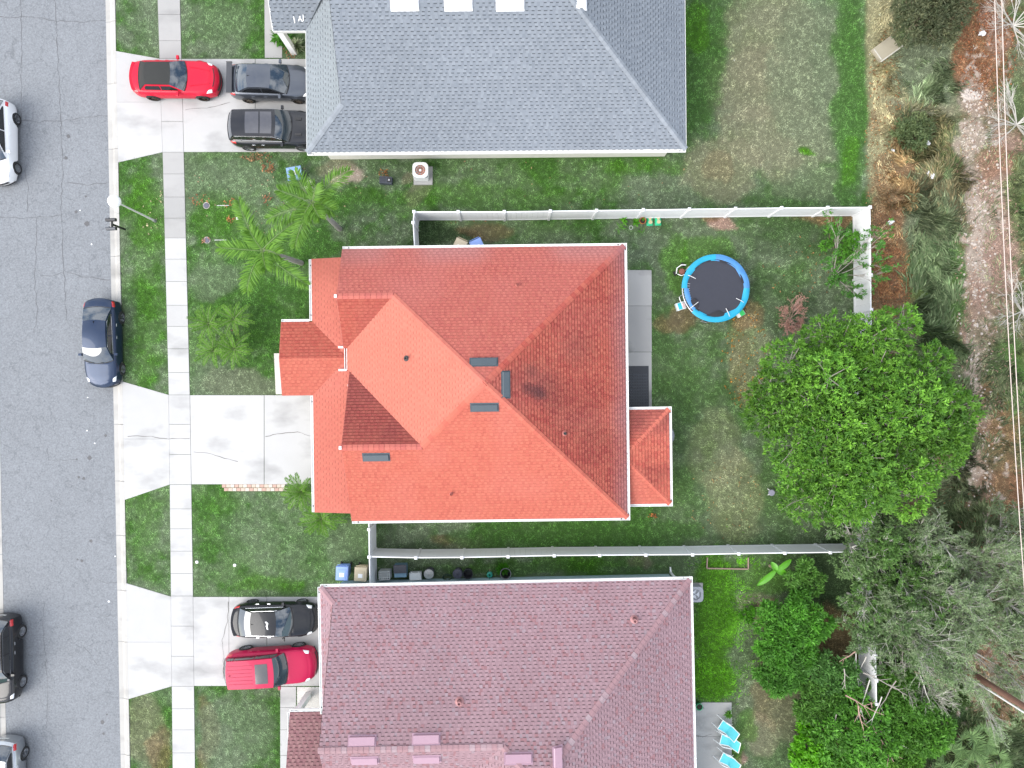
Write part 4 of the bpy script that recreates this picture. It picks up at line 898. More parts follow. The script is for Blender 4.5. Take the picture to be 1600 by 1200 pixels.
car('black_crossover', 'black crossover car with red tail lamps across the street', 'car', at(1.5, 1030, .6, ROAD_Z+.012), R(-90+.6), 4.78, 1.88, 1.66, 1.0, .36, -1.75, -2.2, 1.08, .92, 1.1, 1.04, P_BLK3, wb=2.75, rw=.37, suv=True, extras=('chrome', 'rails'), wr=.70)
car('silver_car', 'silver car behind the black crossover across the street', 'car', at(6.0, 1222, .6, ROAD_Z+.012), R(-90+.6), 4.7, 1.85, 1.52, .98, .3, -1.5, -2.1, 1.02, .84, 1.06, 1.0, P_SILV, wb=2.75, rw=.34, extras=('chrome',), wr=.67)
b8 = car('black_sedan', 'black saloon car with a white roof sticker on the lower driveway', 'car', at(430, 968.5, .75, DZ), R(.6), 4.68, 1.84, 1.44, .88, .22, -1.05, -1.78, .98, .78, 1.05, 1.0, P_BLK, wb=2.7, rw=.33, extras=('chrome', 'antenna', 'lip'), wr=.64)
car('red_suv', 'ruby red suv with ribbed roof and sunroof parked at an angle', 'car', at(423, 1042, .85, DZ), R(3.4), 4.90, 1.93, 1.74, .86, .40, -2.02, -2.30, 1.12, .98, 1.12, 1.05, P_RUBY, wb=2.88, rw=.38, suv=True, extras=('sunroof', 'ribs', 'antenna'), wr=.74, clad=BLK)
stk = MB(); stk.add([(x, y, 1.452) for x, y in ((-.38, .12), (-.22, .16), (-.12, .06), (-.16, -.1), (-.12, -.28), (-.2, -.26), (-.24, -.1), (-.36, -.12))], [tuple(range(8))]); stk.build('roof_sticker', mat('white_vinyl', (.8, .8, .8), .5), b8)
# ------------------------------------------------------------------ fences
VINYL = mat('white_vinyl_fence', (.72, .73, .75), .5, var=.05, vscale=2)
FT = 1.83
def fence(label, tops, lastpost=True, firstpost=True):
    """run of white vinyl privacy fence; tops = photograph pixels of the post tops"""
    P = [W(a, b, FT) for a, b in tops]; o = Vector((P[0].x, P[0].y, 0)); t = thing('vinyl_fence', label, 'fence', o)
    for i, p in enumerate(P):
        if (i == 0 and not firstpost) or (i == len(P)-1 and not lastpost): continue
        q = p-o; po = one('box', (q.x, q.y, .88), (.127, .127, 1.96)).build('post', VINYL, t)
        c = MB(); c.prism([(q.x+a*.08, q.y+b*.08) for a, b in ((-1, -1), (1, -1), (1, 1), (-1, 1))], 1.862, 1.895); c.add([(q.x+a*.08, q.y+b*.08, 1.895) for a, b in ((-1, -1), (1, -1), (1, 1), (-1, 1))]+[(q.x, q.y, 1.94)], [(0, 1, 4), (1, 2, 4), (2, 3, 4), (3, 0, 4)])
        c.build('cap', VINYL, po)
    for a, b in zip(P[:-1], P[1:]):
        a, b = a-o, b-o; d = b-a; L = d.length-.13; c = (a+b)/2; rz = math.atan2(d.y, d.x)
        one('box', (c.x, c.y, 1.76), (L, .05, .14), rz).build('rail', VINYL, t); one('box', (c.x, c.y, .12), (L, .05, .14), rz).build('rail', VINYL, t)
        n = max(1, round(L/.28)); u = Vector((math.cos(rz), math.sin(rz), 0))
        for k in range(n):
            q = c+u*((k+.5)/n-.5)*L; one('box', (q.x, q.y, .94), (L/n-.006, .022, 1.5), rz).build('board', VINYL, t)
    return t
nf = [(647, 331), (716, 331), (788, 331), (860, 330), (932, 329), (1005, 328), (1077, 327), (1149, 326), (1221, 325), (1293, 324.5), (1359, 324)]
fence('long white vinyl fence between the grey roofed house and the trampoline yard', nf)
fence('short white vinyl fence joining the long fence to the red roofed house', [(647, 331), (645.5, 348), (649, 408)], firstpost=False, lastpost=False)
ef = [(1359, 324), (1360, 375), (1360.5, 430), (1361, 484), (1362, 538), (1362.5, 592), (1363, 646), (1364, 700), (1364.5, 754), (1365, 808), (1366, 862)]
fence('white vinyl back fence running under the big leafy tree', ef, firstpost=False)
fence('white vinyl fence between the red roofed and maroon roofed houses', [(577, 870), (650, 871.5), (722, 871), (794, 869.5), (866, 868), (937, 867.5), (1009, 867), (1082, 866.5), (1154, 865), (1226, 864), (1297, 863), (1366, 862)], lastpost=False)
fence('short white vinyl fence from the corner post up to the red roofed house', [(577, 870), (576.5, 827), (575.5, 800)], firstpost=False, lastpost=False)
fence('short white vinyl fence beside the bins running down to the maroon roofed house', [(577, 870), (578.5, 925)], firstpost=False, lastpost=False)
fence('overgrown white vinyl back fence glimpsed among broken branches', [(1366, 916), (1367, 970), (1368, 1024), (1369, 1063), (1369.5, 1100)])

# ------------------------------------------------------------------ street lamp and letter boxes
b = W(243, 345.5); top = W(180, 315, 3.85); lp = thing('street_lamp', 'street lamp on a slim pale pole with a white globe at the kerb', 'street lamp', (b.x, b.y, 0))
pole_m = mat('lamp_pole', (.50, .51, .47), .6)
m = MB(); m.tube((0, 0, -.1), (top.x-b.x, top.y-b.y, 3.5), .06, .04, 10); m.build('pole', pole_m, lp)
one('lathe', [(.085, -.05), (.085, .18), (.065, .24)], 12).build('base', mat('lamp_base', (.2, .21, .2), .6), lp)
hd = Vector((top.x-b.x, top.y-b.y, 3.5)); m = MB(); m.lathe([(0, 0), (.09, 0), (.1, .1), (.06, .16)], 12, hd); m.build('collar', BLK, lp)
m = MB(); m.lathe([(.02, .12)]+[(.31*math.sin(a), .42-.31*math.cos(a)) for a in np.linspace(.25, math.pi, 12)], 20, hd); m.build('globe', mat('lamp_globe', (.9, .9, .9), .3), lp, smooth=True)
b = W(195, 358.5); mbx = thing('mailbox_post', 'pair of black letter boxes on one black post at the kerb', 'mailbox', (b.x, b.y, 0), R(2))
blk = mat('mailbox_black', (.012, .012, .013), .45)
one('box', (0, 0, .6), (.09, .09, 1.3)).build('post', blk, mbx); one('box', (-.04, 0, 1.14), (.09, .62, .06)).build('arm', blk, mbx)
for y in (.24, -.24):
    m = MB(); m.add([(x, y+math.cos(a)*.085, 1.25+(math.sin(a)*.09 if a < math.pi+.01 else 0)) for x in (-.30, .22) for a in np.linspace(0, math.pi, 9)]+[(x, y+s_*.085, 1.17) for x in (-.30, .22) for s_ in (1, -1)],
        [(i, i+1, i+10, i+9) for i in range(8)]+[(18, 0, 9, 20), (19, 21, 17, 8), (18, 20, 21, 19), tuple(range(8, -1, -1))+(18, 19), tuple(range(9, 18))+(21, 20)])
    bx_ = m.build('letter_box', mat('mailbox_top', (.07, .075, .085), .35) if y < 0 else mat('mailbox_pale', (.03, .03, .034), .4), mbx); one('box', (.235, y, 1.24), (.02, .15, .15)).build('door', blk, bx_)
    one('box', (-.1, y+.1, 1.3), (.04, .01, .12)).build('flag', blk, bx_)

# ------------------------------------------------------------------ air conditioners
def aircon(label, px, py, z, mtop, mfan, rz=0, n=10):
    c = W(px, py, z); t = thing('air_conditioner', label, 'air conditioner', (c.x, c.y, 0), rz)
    dk = mat('aircon_side', (.22, .23, .24), .5, metal=.4)
    one('box', (.06, -.08, .05), (1.05, 1.0, .12)).build('pad', CONC_PATIO, t)
    one('prism', [(-.39, -.33), (-.33, -.39), (.33, -.39), (.39, -.33), (.39, .33), (.33, .39), (-.33, .39), (-.39, .33)], .11, z-.05).build('cabinet', dk, t)
    for k in range(7): one('prism', [(-.40, -.34), (-.34, -.40), (.34, -.40), (.40, -.34), (.40, .34), (.34, .40), (-.34, .40), (-.40, .34)], .16+k*(z-.28)/7, .16+k*(z-.28)/7+.03).build('louvre', mtop, t)
    m = MB(); n_ = 28; O = []
    for i in range(n_):
        a = 2*math.pi*i/n_; k = max(abs(math.cos(a)), abs(math.sin(a))); r = min(.42/k, .50); O.append((math.cos(a)*r, math.sin(a)*r))
    vs = [(x, y, z-.05) for x, y in O]+[(x, y, z) for x, y in O]+[(math.cos(2*math.pi*i/n_)*.29, math.sin(2*math.pi*i/n_)*.29, z) for i in range(n_)]+[(math.cos(2*math.pi*i/n_)*.29, math.sin(2*math.pi*i/n_)*.29, z-.16) for i in range(n_)]
    m.add(vs, [(k*n_+i, k*n_+(i+1) % n_, (k+1)*n_+(i+1) % n_, (k+1)*n_+i) for k in range(3) for i in range(n_)]); m.build('top_cover', mtop, t)
    one('lathe', [(0, z-.13), (.29, z-.13)], 28).build('fan_well', BLK, t)
    for i in range(n):
        a = 2*math.pi*i/n; m = MB(); w = math.pi/n*.72
        m.add([(math.cos(a-w*.5)*.07, math.sin(a-w*.5)*.07, z-.04), (math.cos(a-w)*.28, math.sin(a-w)*.28, z-.05), (math.cos(a+w)*.28, math.sin(a+w)*.28, z-.02), (math.cos(a+w*.5)*.07, math.sin(a+w*.5)*.07, z-.02)], [(0, 1, 2, 3)]); m.build('fan_blade', mfan, t)
    one('lathe', [(0, z-.01), (.06, z-.01), (.075, z-.04), (.075, z-.1)], 14).build('hub', mtop, t)
    for r in (.2,): one('lathe', [(r-.004, z+.004), (r+.004, z+.004), (r+.004, z-.004), (r-.004, z-.004)], 24).build('guard_ring', mtop, t)
    return t
aircon('white air conditioner with a rusty fan by the grey roofed house wall', 656.5, 265.5, .85, mat('aircon_white', (.68, .69, .68), .5), mat('fan_rust', (.34, .12, .07), .7, var=.4, vscale=12), n=10)
aircon('dark air conditioner with three pale fan blades beside the maroon roof', 1087, 929, .8, mat('aircon_grey', (.30, .31, .34), .45, metal=.3), mat('fan_pale', (.55, .57, .6), .4), n=3)
# ------------------------------------------------------------------ bins, tubs and boxes
def bin_(label, px, py, mcol, mlid, rz, group=None, z=1.06):
    c = W(px, py, z); t = thing('wheeled_bin', label, 'bin', (c.x, c.y, 0), rz)
    m = MB(); m.add([(x*.25, y*.28, .06) for x, y in ((-1, -1), (1, -1), (1, 1), (-1, 1))]+[(x*.31, y*.36, .98) for x, y in ((-1, -1), (1, -1), (1, 1), (-1, 1))], [(3, 2, 1, 0), (4, 5, 6, 7), (0, 1, 5, 4), (1, 2, 6, 5), (2, 3, 7, 6), (3, 0, 4, 7)]); m.build('body', mcol, t)
    m = MB(); m.prism([(-.34, -.40), (.34, -.40), (.34, .38), (-.34, .38)], .985, 1.05, .10); m.build('lid', mlid, t)
    one('box', (0, -.06, 1.058), (.44, .5, .02)).build('lid_panel', mlid, t)
    one('box', (0, -.08, 1.071), (.24, .22, .006)).build('lid_label', mat('label_white', (.75, .76, .78), .6), t)
    m = MB(); m.tube((-.28, .43, .96), (.28, .43, .96), .02); m.build('handle', mcol, t)
    for x in (-.27, .27): m = MB(); m.tube((x-.03, .3, .11), (x+.03, .3, .11), .11, n=14); m.build('wheel', TYRE, t)
BLUE_P = mat('bin_blue', (.14, .24, .55), .5); BLUE_L = mat('bin_blue_lid', (.22, .33, .66), .5); TAN_P = mat('bin_tan', (.40, .33, .22), .5); TAN_L = mat('bin_tan_lid', (.50, .43, .31), .5)
bin_('tan wheeled bin against the red roofed house inside the north fence', 718, 384, TAN_P, TAN_L, R(-25)); bin_('blue wheeled bin against the red roofed house inside the north fence', 746, 384, BLUE_P, BLUE_L, R(25))
bin_('blue wheeled bin in front of the short fence by the maroon roof', 534, 896, BLUE_P, BLUE_L, R(-2)); bin_('tan wheeled bin in front of the short fence by the maroon roof', 563, 897.5, TAN_P, TAN_L, R(-3))
c = W(459.5, 270, .55); rb = thing('recycling_tub', 'pale blue recycling tub beside the palm on the lawn', 'tub', (c.x, c.y, 0), R(10))
PB = mat('tub_blue', (.17, .28, .48), .6); m = MB()
m.add([(x*.30, y*.26, .02) for x, y in ((-1, -1), (1, -1), (1, 1), (-1, 1))]+[(x*.38, y*.33, .5) for x, y in ((-1, -1), (1, -1), (1, 1), (-1, 1))], [(3, 2, 1, 0), (0, 1, 5, 4), (1, 2, 6, 5), (2, 3, 7, 6), (3, 0, 4, 7)]); m.build('body', PB, rb)
one('prism', [(-.42, -.36), (.42, -.36), (.42, .36), (-.42, .36)], .5, .545, .06).build('lid', PB, rb); one('box', (0, 0, .552), (.26, .22, .006)).build('lid_label', mat('label_white', (.75, .76, .78), .6), rb)
for x, y in ((-.28, .24), (.28, .24), (-.28, -.24), (.28, -.24)): one('box', (x, y, .549), (.12, .1, .012)).build('lid_rib', BLUE_L, rb)
c = W(483.5, 290, .4); ub = thing('planter_drum', 'round off white planter drum under the palm fronds', 'planter', (c.x, c.y, 0))
one('lathe', [(0, 0), (.26, 0), (.30, .38), (.24, .42), (0, .44)], 18).build('drum', mat('offwhite_plastic', (.5, .49, .43), .7), ub, smooth=False); m = MB(); m.tube((.05, .1, .4), (.42, -.12, .46), .02); m.build('handle', BLK, ub)
c = W(602.5, 281, .3); kb = thing('meter_box', 'small charcoal plastic box standing on the lawn near the air conditioner', 'box', (c.x, c.y, 0), R(-4))
KB = mat('charcoal_box', (.055, .062, .08), .45); one('prism', [(-.36, -.2), (.36, -.2), (.36, .2), (-.36, .2)], 0, .3, .05).build('body', KB, kb); one('box', (.19, .0, .31), (.2, .24, .04)).build('hatch', BLK, kb); one('box', (.19, 0, .335), (.09, .1, .012)).build('latch', mat('label_grey', (.4, .4, .42), .5), kb)
for i in range(4): one('box', (-.16, -.12+i*.08, .302), (.34, .02, .01)).build('rib', BLK, kb)
# along the pale blue wall of the maroon house
def at3(px, py, z): p = W(px, py, z); return (p.x, p.y, 0)
crt = mat('crate_white', (.55, .56, .55), .6)
for k, (z0, lb) in enumerate(((0, 'lower white plastic crate of the stack by the pale blue wall'), (.34, 'upper white plastic crate of the stack by the pale blue wall'))):
    p = at3(600, 900, .7); t = thing('crate', lb, 'crate', (p[0], p[1], z0), R(2), 'stacked white crates')
    one('box', (0, 0, .02), (.62, .46, .03)).build('base', crt, t)
    for i in range(6): one('box', (-.28+i*.112, 0, .19), (.03, .46, .3)).build('slat', crt, t) if i in (0, 5) else one('box', (-.28+i*.112, 0, .31), (.03, .44, .02)).build('slat', crt, t)
    for y in (-.22, .22): one('box', (0, y, .19), (.60, .03, .3)).build('side', crt, t)
    for y in (-.1, .06): one('box', (0, y, .32), (.60, .03, .02)).build('slat', crt, t)
t = thing('deck_box', 'charcoal lidded storage box with a slate blue front by the blue wall', 'box', at3(625, 893, .6), R(2)); one('box', (0, 0, .28), (.66, .66, .56)).build('body', mat('slate_blue', (.16, .27, .36), .6), t)
m = MB(); m.prism([(-.36, -.1), (.36, -.1), (.36, .36), (-.36, .36)], .57, .64, .06); m.build('lid', mat('lid_charcoal', (.07, .07, .085), .6), t)
for i in range(5): one('box', (-.26+i*.13, .13, .645), (.03, .38, .02)).build('rib', mat('lid_charcoal', (.07, .07, .085), .6), t)
t = thing('cool_box', 'white picnic cool box by the pale blue wall', 'cool box', at3(649, 901, .4), R(2)); one('prism', [(-.32, -.2), (.32, -.2), (.32, .2), (-.32, .2)], 0, .34, .04).build('body', mat('coolbox', (.62, .63, .63), .5), t); one('prism', [(-.35, -.22), (.35, -.22), (.35, .22), (-.35, .22)], .345, .42, .1).build('lid', mat('coolbox', (.62, .63, .63), .5), t)
for x in (-.2, .2): one('box', (x, .24, .38), (.05, .06, .1)).build('hinge', mat('coolbox', (.62, .63, .63), .5), t)
def can(label, px, py, z, r, mb_, mtop, filled=True, name='dustbin', cat='bin', tilt=None):
    t = thing(name, label, cat, at3(px, py, z))
    pr = [(0, .01), (r*.8, .01), (r, z-.02), (r*1.07, z), (r*.96, z)]
    if filled: pr += [(r*.9, z-.02), (r*.4, z+.03), (0, z+.04)]
    else: pr += [(r*.78, .05), (0, .05)]
    one('lathe', pr, 22).build('body', mb_, t)
    if filled:
        one('lathe', [(r*.95, z-.001), (r*1.0, z+.02), (r*.9, z+.045), (r*.2, z+.07), (0, z+.07)], 22).build('lid', mtop, t); m = MB(); m.path([(-.08, 0, z+.06), (-.06, 0, z+.11), (.06, 0, z+.11), (.08, 0, z+.06)], .015); m.build('handle', mtop, t)
    return t
GAL = mat('galvanised', (.38, .38, .37), .45, metal=.5, var=.3, vscale=10); PLB = mat('black_plastic_pot', (.025, .026, .032), .5)
can('grey dustbin with a dented metal lid by the pale blue wall', 670, 897, .75, .27, mat('bin_charcoal', (.07, .07, .085), .6), GAL)
can('closed black tub beside the open black pot at the blue wall', 715, 896.5, .6, .26, mat('black_tub', (.05, .05, .07), .5), mat('black_tub', (.05, .05, .07), .5))
can('open black plastic pot standing next to a black tub', 731, 897, .55, .26, PLB, PLB, False, 'plant_pot', 'pot')
t = can('open black plant pot ringed by a leafy clump of weeds', 790, 896.5, .55, .27, PLB, PLB, False, 'plant_pot', 'pot'); one('lathe', [(.275, .555), (.305, .56), (.305, .535)], 22).build('rim', mat('pot_rim', (.2, .2, .2), .5), t)
t = thing('watering_can', 'small green watering can at the pale blue wall', 'watering can', at3(765, 899, .35)); GRN = mat('can_green', (.03, .32, .24), .4)
one('lathe', [(0, 0), (.15, 0), (.16, .28), (.09, .33), (.06, .33)], 16).build('body', GRN, t); m = MB(); m.tube((0, .1, .12), (.02, .34, .34), .03, .02); m.build('spout', mat('can_spout', (.35, .28, .2), .5), t); m = MB(); m.path([(0, -.12, .1), (0, -.26, .2), (0, -.2, .34), (0, -.02, .36)], .018); m.build('handle', GRN, t)
t = thing('garden_hose', 'coil of dark green garden hose by the black tub', 'hose', at3(699, 902, .2)); m = MB(); m.path([(math.cos(a)*(.22+.01*a/3), math.sin(a)*.14, .05+.012*a) for a in np.linspace(0, 18, 60)], .022, n=5); m.build('coil', mat('hose_green', (.02, .05, .03), .5), t)
t = thing('downpipe', 'white rain pipe at the corner of the maroon roofed house', 'pipe', at3(1050, 897, .4)); one('box', (0, 0, 1.2), (.09, .09, 2.4)).build('pipe', WHITE_TRIM, t); m = MB(); m.tube((0, 0, .12), (-.02, .3, .06), .05, n=8); m.build('shoe', WHITE_TRIM, t)
# maroon patio
t = can('bright green plant pot on the maroon house patio', 1093, 1105, .35, .18, mat('pot_green', (.05, .42, .18), .4), PLB, False, 'plant_pot', 'pot'); one('lathe', [(0, .30), (.15, .30)], 16).build('soil', mat('soil_dark', (.03, .025, .02), .9), t)
AQ = mat('sling_aqua', (.10, .52, .58), .7, var=.06); AQ2 = mat('frame_white', (.75, .76, .76), .4)
def lounger(label, px, py, rz):
    t = thing('patio_chair', label, 'chair', at3(px, py, .45), rz, 'aqua chairs on the maroon house patio')
    Y = [-.27, .27]; f = lambda y: [(-.72, y, .05), (-.32, y, .40), (.18, y, .36), (.52, y, .92)]
    m = MB(); q = f(-.25); r = f(.25)
    for i in (1, 2): m.add([q[i], q[i+1], r[i+1], r[i]], [(0, 1, 2, 3)])
    s_ = MB(); s_.add([q[1], q[2], r[2], r[1]], [(0, 1, 2, 3)]); s_.build('seat', AQ, t); s_ = MB(); s_.add([q[2], q[3], r[3], r[2]], [(0, 1, 2, 3)]); s_.build('backrest', AQ, t)
    for y in Y:
        m = MB(); m.path([(-.62, y, .02), (-.34, y, .40), (.18, y, .36), (.54, y, .94)], .022, n=6); m.build('frame', AQ2, t); m = MB(); m.path([(-.34, y*1.1, .4), (-.2, y*1.12, .62), (.3, y*1.1, .60)], .02, n=6); m.build('armrest', AQ2, t); m = MB(); m.tube((.18, y, .36), (.42, y, .02), .02); m.build('leg', AQ2, t)
    m = MB(); m.tube((.54, -.27, .94), (.54, .27, .94), .022); m.build('top_bar', AQ2, t); m = MB(); m.tube((-.34, -.27, .40), (-.34, .27, .40), .022); m.build('front_bar', AQ2, t)
lounger('aqua patio chair nearest the leafy potted plant', 1134, 1138, R(-33)); lounger('aqua patio chair between the other two chairs', 1136, 1158, R(-14)); lounger('aqua patio chair farthest from the potted plants', 1136, 1188, R(-26))
# ------------------------------------------------------------------ rubber mat on the patio
c = W(996, 607); t = thing('rubber_mat', 'black rubber drainage mat lying on the patio slab', 'mat', (c.x, c.y, .05), R(.5)); RB = mat('rubber_black', (.018, .021, .027), .55)
one('box', (0, 0, .01), (1.24, 2.5, .02)).build('sheet', RB, t); RB2 = mat('rubber_ring', (.045, .052, .065), .5); rg = None
for r in range(12):
    for k in range(8):
        if rg is None: rg = one('lathe', [(.03, .021), (.036, .032), (.055, .032), (.06, .021)], 8).build('rubber_ring', RB2, t)
        else: n_ = rg.copy(); COL.objects.link(n_); rg_ = n_
        (rg if (r, k) == (0, 0) else rg_).location = (-.48+k*.137, -1.05+r*.165, 0)
# ------------------------------------------------------------------ trampoline
c = W(1118, 450.5, .9); tr = thing('trampoline', 'round trampoline with a turquoise safety pad and black mat', 'trampoline', (c.x, c.y, 0)); RT = 1.80; ZT = .9
one('lathe', [(0, ZT-.03), (.7, ZT-.022), (1.56, ZT-.01)], 48).build('mat', mat('tramp_mat', (.028, .030, .042), .8, bump=.1, bscale=200), tr, smooth=True)
one('lathe', [(RT+.03*math.cos(a), ZT-.02+.03*math.sin(a)) for a in np.linspace(0, 2*math.pi, 9)], 48).build('frame_ring', mat('galv_tube', (.5, .5, .52), .4, metal=.7), tr, smooth=True)
TQ = [mat('pad_turquoise', (.008, .27, .43), .5, var=.15, vscale=3), mat('pad_blue', (.05, .19, .42), .6, var=.15, vscale=3)]
random.seed(12); rin = [1.42+random.uniform(-.05, .05) for _ in range(24)]
for i in range(8):
    a0, a1 = i*math.pi/4, (i+1)*math.pi/4; faded = i in (0, 1, 4); shift = -.13 if i == 4 else (0.0)
    def pf(u, v, a0=a0, a1=a1, sh=shift, i=i):
        a = a0+(a1-a0)*u; r0 = 1.53-(.07 if sh else 0)+.03*math.sin(7*a)+(-.06*math.sin(math.pi*u) if i in (0, 1, 6) else 0); r1 = RT+.05+sh; r = r0+(r1-r0)*v
        return (r*math.cos(a), r*math.sin(a), ZT+.02+.05*math.sin(math.pi*v)+.012*math.sin(11*a+5*v))
    m = MB(); m.grid(pf, 10, 4); m.build('safety_pad', TQ[1] if faded else TQ[0], tr, smooth=True)
for i in range(72):
    a = i*2*math.pi/72
    if not (math.pi*.94 < a < math.pi*1.30): continue
    m = MB(); m.tube((1.4*math.cos(a), 1.4*math.sin(a), ZT), (RT*math.cos(a), RT*math.sin(a), ZT), .014, n=5); m.build('spring', mat('spring_steel', (.45, .45, .46), .35, metal=.8), tr)
for i in range(6):
    a = i*math.pi/3+.3; m = MB(); m.path([(RT*math.cos(a-.12), RT*math.sin(a-.12), ZT-.03), (RT*1.0*math.cos(a-.1), RT*math.sin(a-.1), .04), (RT*math.cos(a+.1), RT*math.sin(a+.1), .04), (RT*math.cos(a+.12), RT*math.sin(a+.12), ZT-.03)], .025); m.build('leg', MATS['galv_tube'], tr)
for a in (155, 218, 296, 333):
    a = R(a); m = MB(); m.path([(RT*math.cos(a), RT*math.sin(a), ZT), (1.55*math.cos(a), 1.55*math.sin(a), ZT+.12), (1.22*math.cos(a), 1.22*math.sin(a), ZT+.10)], .018); m.build('net_pole', mat('pole_pale', (.6, .6, .6), .4), tr)
NET = mat('net_black', (.02, .02, .025), .9)
for (a0, a1, d) in ((10, 100, .10), (205, 300, .34), (100, 150, .05)):
    m = MB(); m.grid(lambda u, v: ((1.58-d*(.5+.5*math.sin(9*u+1))*v-.02)*math.cos(R(a0+(a1-a0)*u)), (1.58-d*(.5+.5*math.sin(9*u+1))*v-.02)*math.sin(R(a0+(a1-a0)*u)), ZT+.02+.05*math.sin(12*u)*v+.03*(1-v)), 24, 3); m.build('slumped_net', NET, tr, smooth=True)
t = thing('ladder_step', 'turquoise and white step box at the trampoline edge', 'step', at3(1064, 478, .3), R(18)); one('box', (0, 0, .15), (.5, .42, .3)).build('body', mat('step_white', (.62, .68, .7), .5), t); one('box', (-.06, 0, .305), (.2, .36, .02)).build('tread', mat('step_teal', (.02, .42, .5), .5), t); one('box', (.16, 0, .305), (.12, .34, .02)).build('label', mat('step_label', (.55, .4, .4), .6), t)
t = thing('toy_box', 'small green and white carton beside the trampoline', 'box', at3(1158, 490, .25), R(30)); one('box', (0, 0, .12), (.42, .28, .24)).build('body', mat('carton_white', (.6, .62, .6), .6), t); one('box', (.06, 0, .246), (.26, .27, .012)).build('green_panel', mat('carton_green', (.02, .42, .09), .5), t)
t = thing('tricycle', 'childs tricycle with white frame and brown seat leaning at the trampoline', 'tricycle', at3(1066, 424, .3), R(30)); m = MB(); m.path([(-.35, .05, .3), (-.2, .3, .42), (.1, .33, .45), (.32, .2, .42)], .03); m.build('frame', mat('trike_white', (.7, .7, .7), .4), t); m = MB(); m.path([(-.3, .0, .3), (-.18, -.18, .36), (0, -.22, .36)], .025); m.build('handlebar', mat('trike_white', (.7, .7, .7), .4), t); one('lathe', [(0, .33), (.14, .32), (.18, .26), (.12, .24)], 14).build('seat', mat('trike_seat', (.2, .07, .05), .6), t)
for x, y in ((-.38, .1), (.25, .3), (.2, -.25)): m = MB(); m.tube((x-.03, y, .13), (x+.03, y, .13), .13, n=14); m.build('wheel', TYRE, t)
# fence-side pots
def box_planter(label, px, py):
    t = thing('compost_bag', label, 'bag', at3(px, py, .2), R(2), 'green compost bags by the fence'); m = MB()
    m.grid(lambda u, v: ((u-.5)*.36, (v-.5)*.52, .03+.15*(math.sin(math.pi*u)*math.sin(math.pi*v))**.5), 8, 8); m.build('bag', mat('bag_green', (.02, .42, .20), .5, var=.1), t, smooth=True)
    for dx, dy, r in ((.0, .12, .09), (.02, -.08, .11)): one('lathe', [(0, .19), (r, .178)], 12, (dx, dy, 0)).build('printed_picture', mat('bag_print', (.45, .38, .22), .6, var=.3, vscale=20), t)
box_planter('green printed compost bag lying next to the terracotta pot', 1016, 344.5); box_planter('green printed compost bag lying farther from the terracotta pot', 1029, 344)
TC = mat('terracotta', (.50, .16, .06), .7); t = can('terracotta flower pot by the white fence', 1004.5, 344.5, .3, .17, TC, TC, False, 'flower_pot', 'pot'); one('lathe', [(0, .2), (.14, .2)], 14).build('soil', mat('soil_dark', (.03, .025, .02), .9), t)
t = thing('wire_hoop', 'thin white wire ring lying under the fence plants', 'ring', at3(986, 355.5, .05)); one('lathe', [(.10+.012*math.cos(a), .03+.012*math.sin(a)) for a in np.linspace(0, 6.3, 6)], 20).build('ring', mat('wire_white', (.6, .6, .6), .5), t)
# garden path lights, lawn signs
def plight(label, px, py, dx):
    t = thing('solar_light', label, 'garden light', at3(px, py, .05)); one('lathe', [(0, .06), (.13, .055), (.15, .03), (.15, .0)], 16).build('lamp_head', mat('solar_panel', (.10, .10, .13), .3), t); one('lathe', [(.15, .02), (.19, .03), (.19, .0)], 16).build('rim', mat('solar_rim', (.4, .36, .33), .5), t)
    m = MB(); m.tube((dx, .0, .03), (dx+.66, .01, .03), .018); m.build('stake', mat('stake_white', (.6, .6, .6), .5), t)
plight('fallen solar light with its pale stake pointing at the palm', 323, 375, .43); plight('fallen solar light near the pavement with leaves around it', 322, 321, .6)
t = thing('garden_globe', 'small white globe light standing under the palm', 'garden light', at3(372, 341, .3)); one('lathe', [(.11*math.sin(a), .3-.11*math.cos(a)) for a in np.linspace(.0, math.pi, 10)], 14).build('globe', mat('globe_white', (.8, .8, .8), .3), t); one('lathe', [(0, 0), (.05, 0), (.03, .2)], 10).build('stem', mat('stake_white', (.6, .6, .6), .5), t)
for (a, b_, lb) in ((308, 878, 'round white drain cap at the lawn edge right beside the pavement'), (367, 883, 'round white drain cap out in the lawn away from the pavement')): t = thing('cleanout_cap', lb, 'drain cap', at3(a, b_, 0), 0, 'white drain caps'); one('lathe', [(0, .06), (.07, .06), (.09, .03), (.09, -.02)], 14).build('cap', mat('cap_white', (.75, .75, .75), .5), t)
t = thing('timber_edging', 'thin timber edging round the weedy bed below the fence', 'edging', at3(1136, 886, 0)); TW = mat('old_timber', (.28, .2, .16), .8)
for x0, y0, x1, y1 in ((-1.15, -.05, 1.15, -.09), (-1.15, -.05, -1.12, .55), (1.15, -.09, 1.15, .55)):
    d = Vector((x1-x0, y1-y0, 0)); one('box', ((x0+x1)/2, (y0+y1)/2, .05), (d.length, .06, .14), math.atan2(d.y, d.x)).build('board', TW, t)
for i, (a, b_) in enumerate(((1036, 688), (0, 0))):
    if a: t = thing('covered_grill', 'grey covered garden grill standing behind the rear patio roof', 'grill', at3(1044, 681, .7)); m = MB(); m.lathe([(0, .92), (.2, .88), (.38, .6), (.42, .05), (0, .04)], 12); m.v = [(x, y*1.35, z) for x, y, z in m.v]; m.build('cover', mat('grill_cover', (.22, .23, .27), .7, var=.3, vscale=5), t, smooth=True)
t = thing('lawn_stool', 'small grey and white stool under the tree edge', 'stool', at3(1206, 770, .35)); one('lathe', [(0, .36), (.16, .36), (.18, .32), (.15, .3)], 14).build('seat', mat('stool_grey', (.2, .2, .25), .6), t)
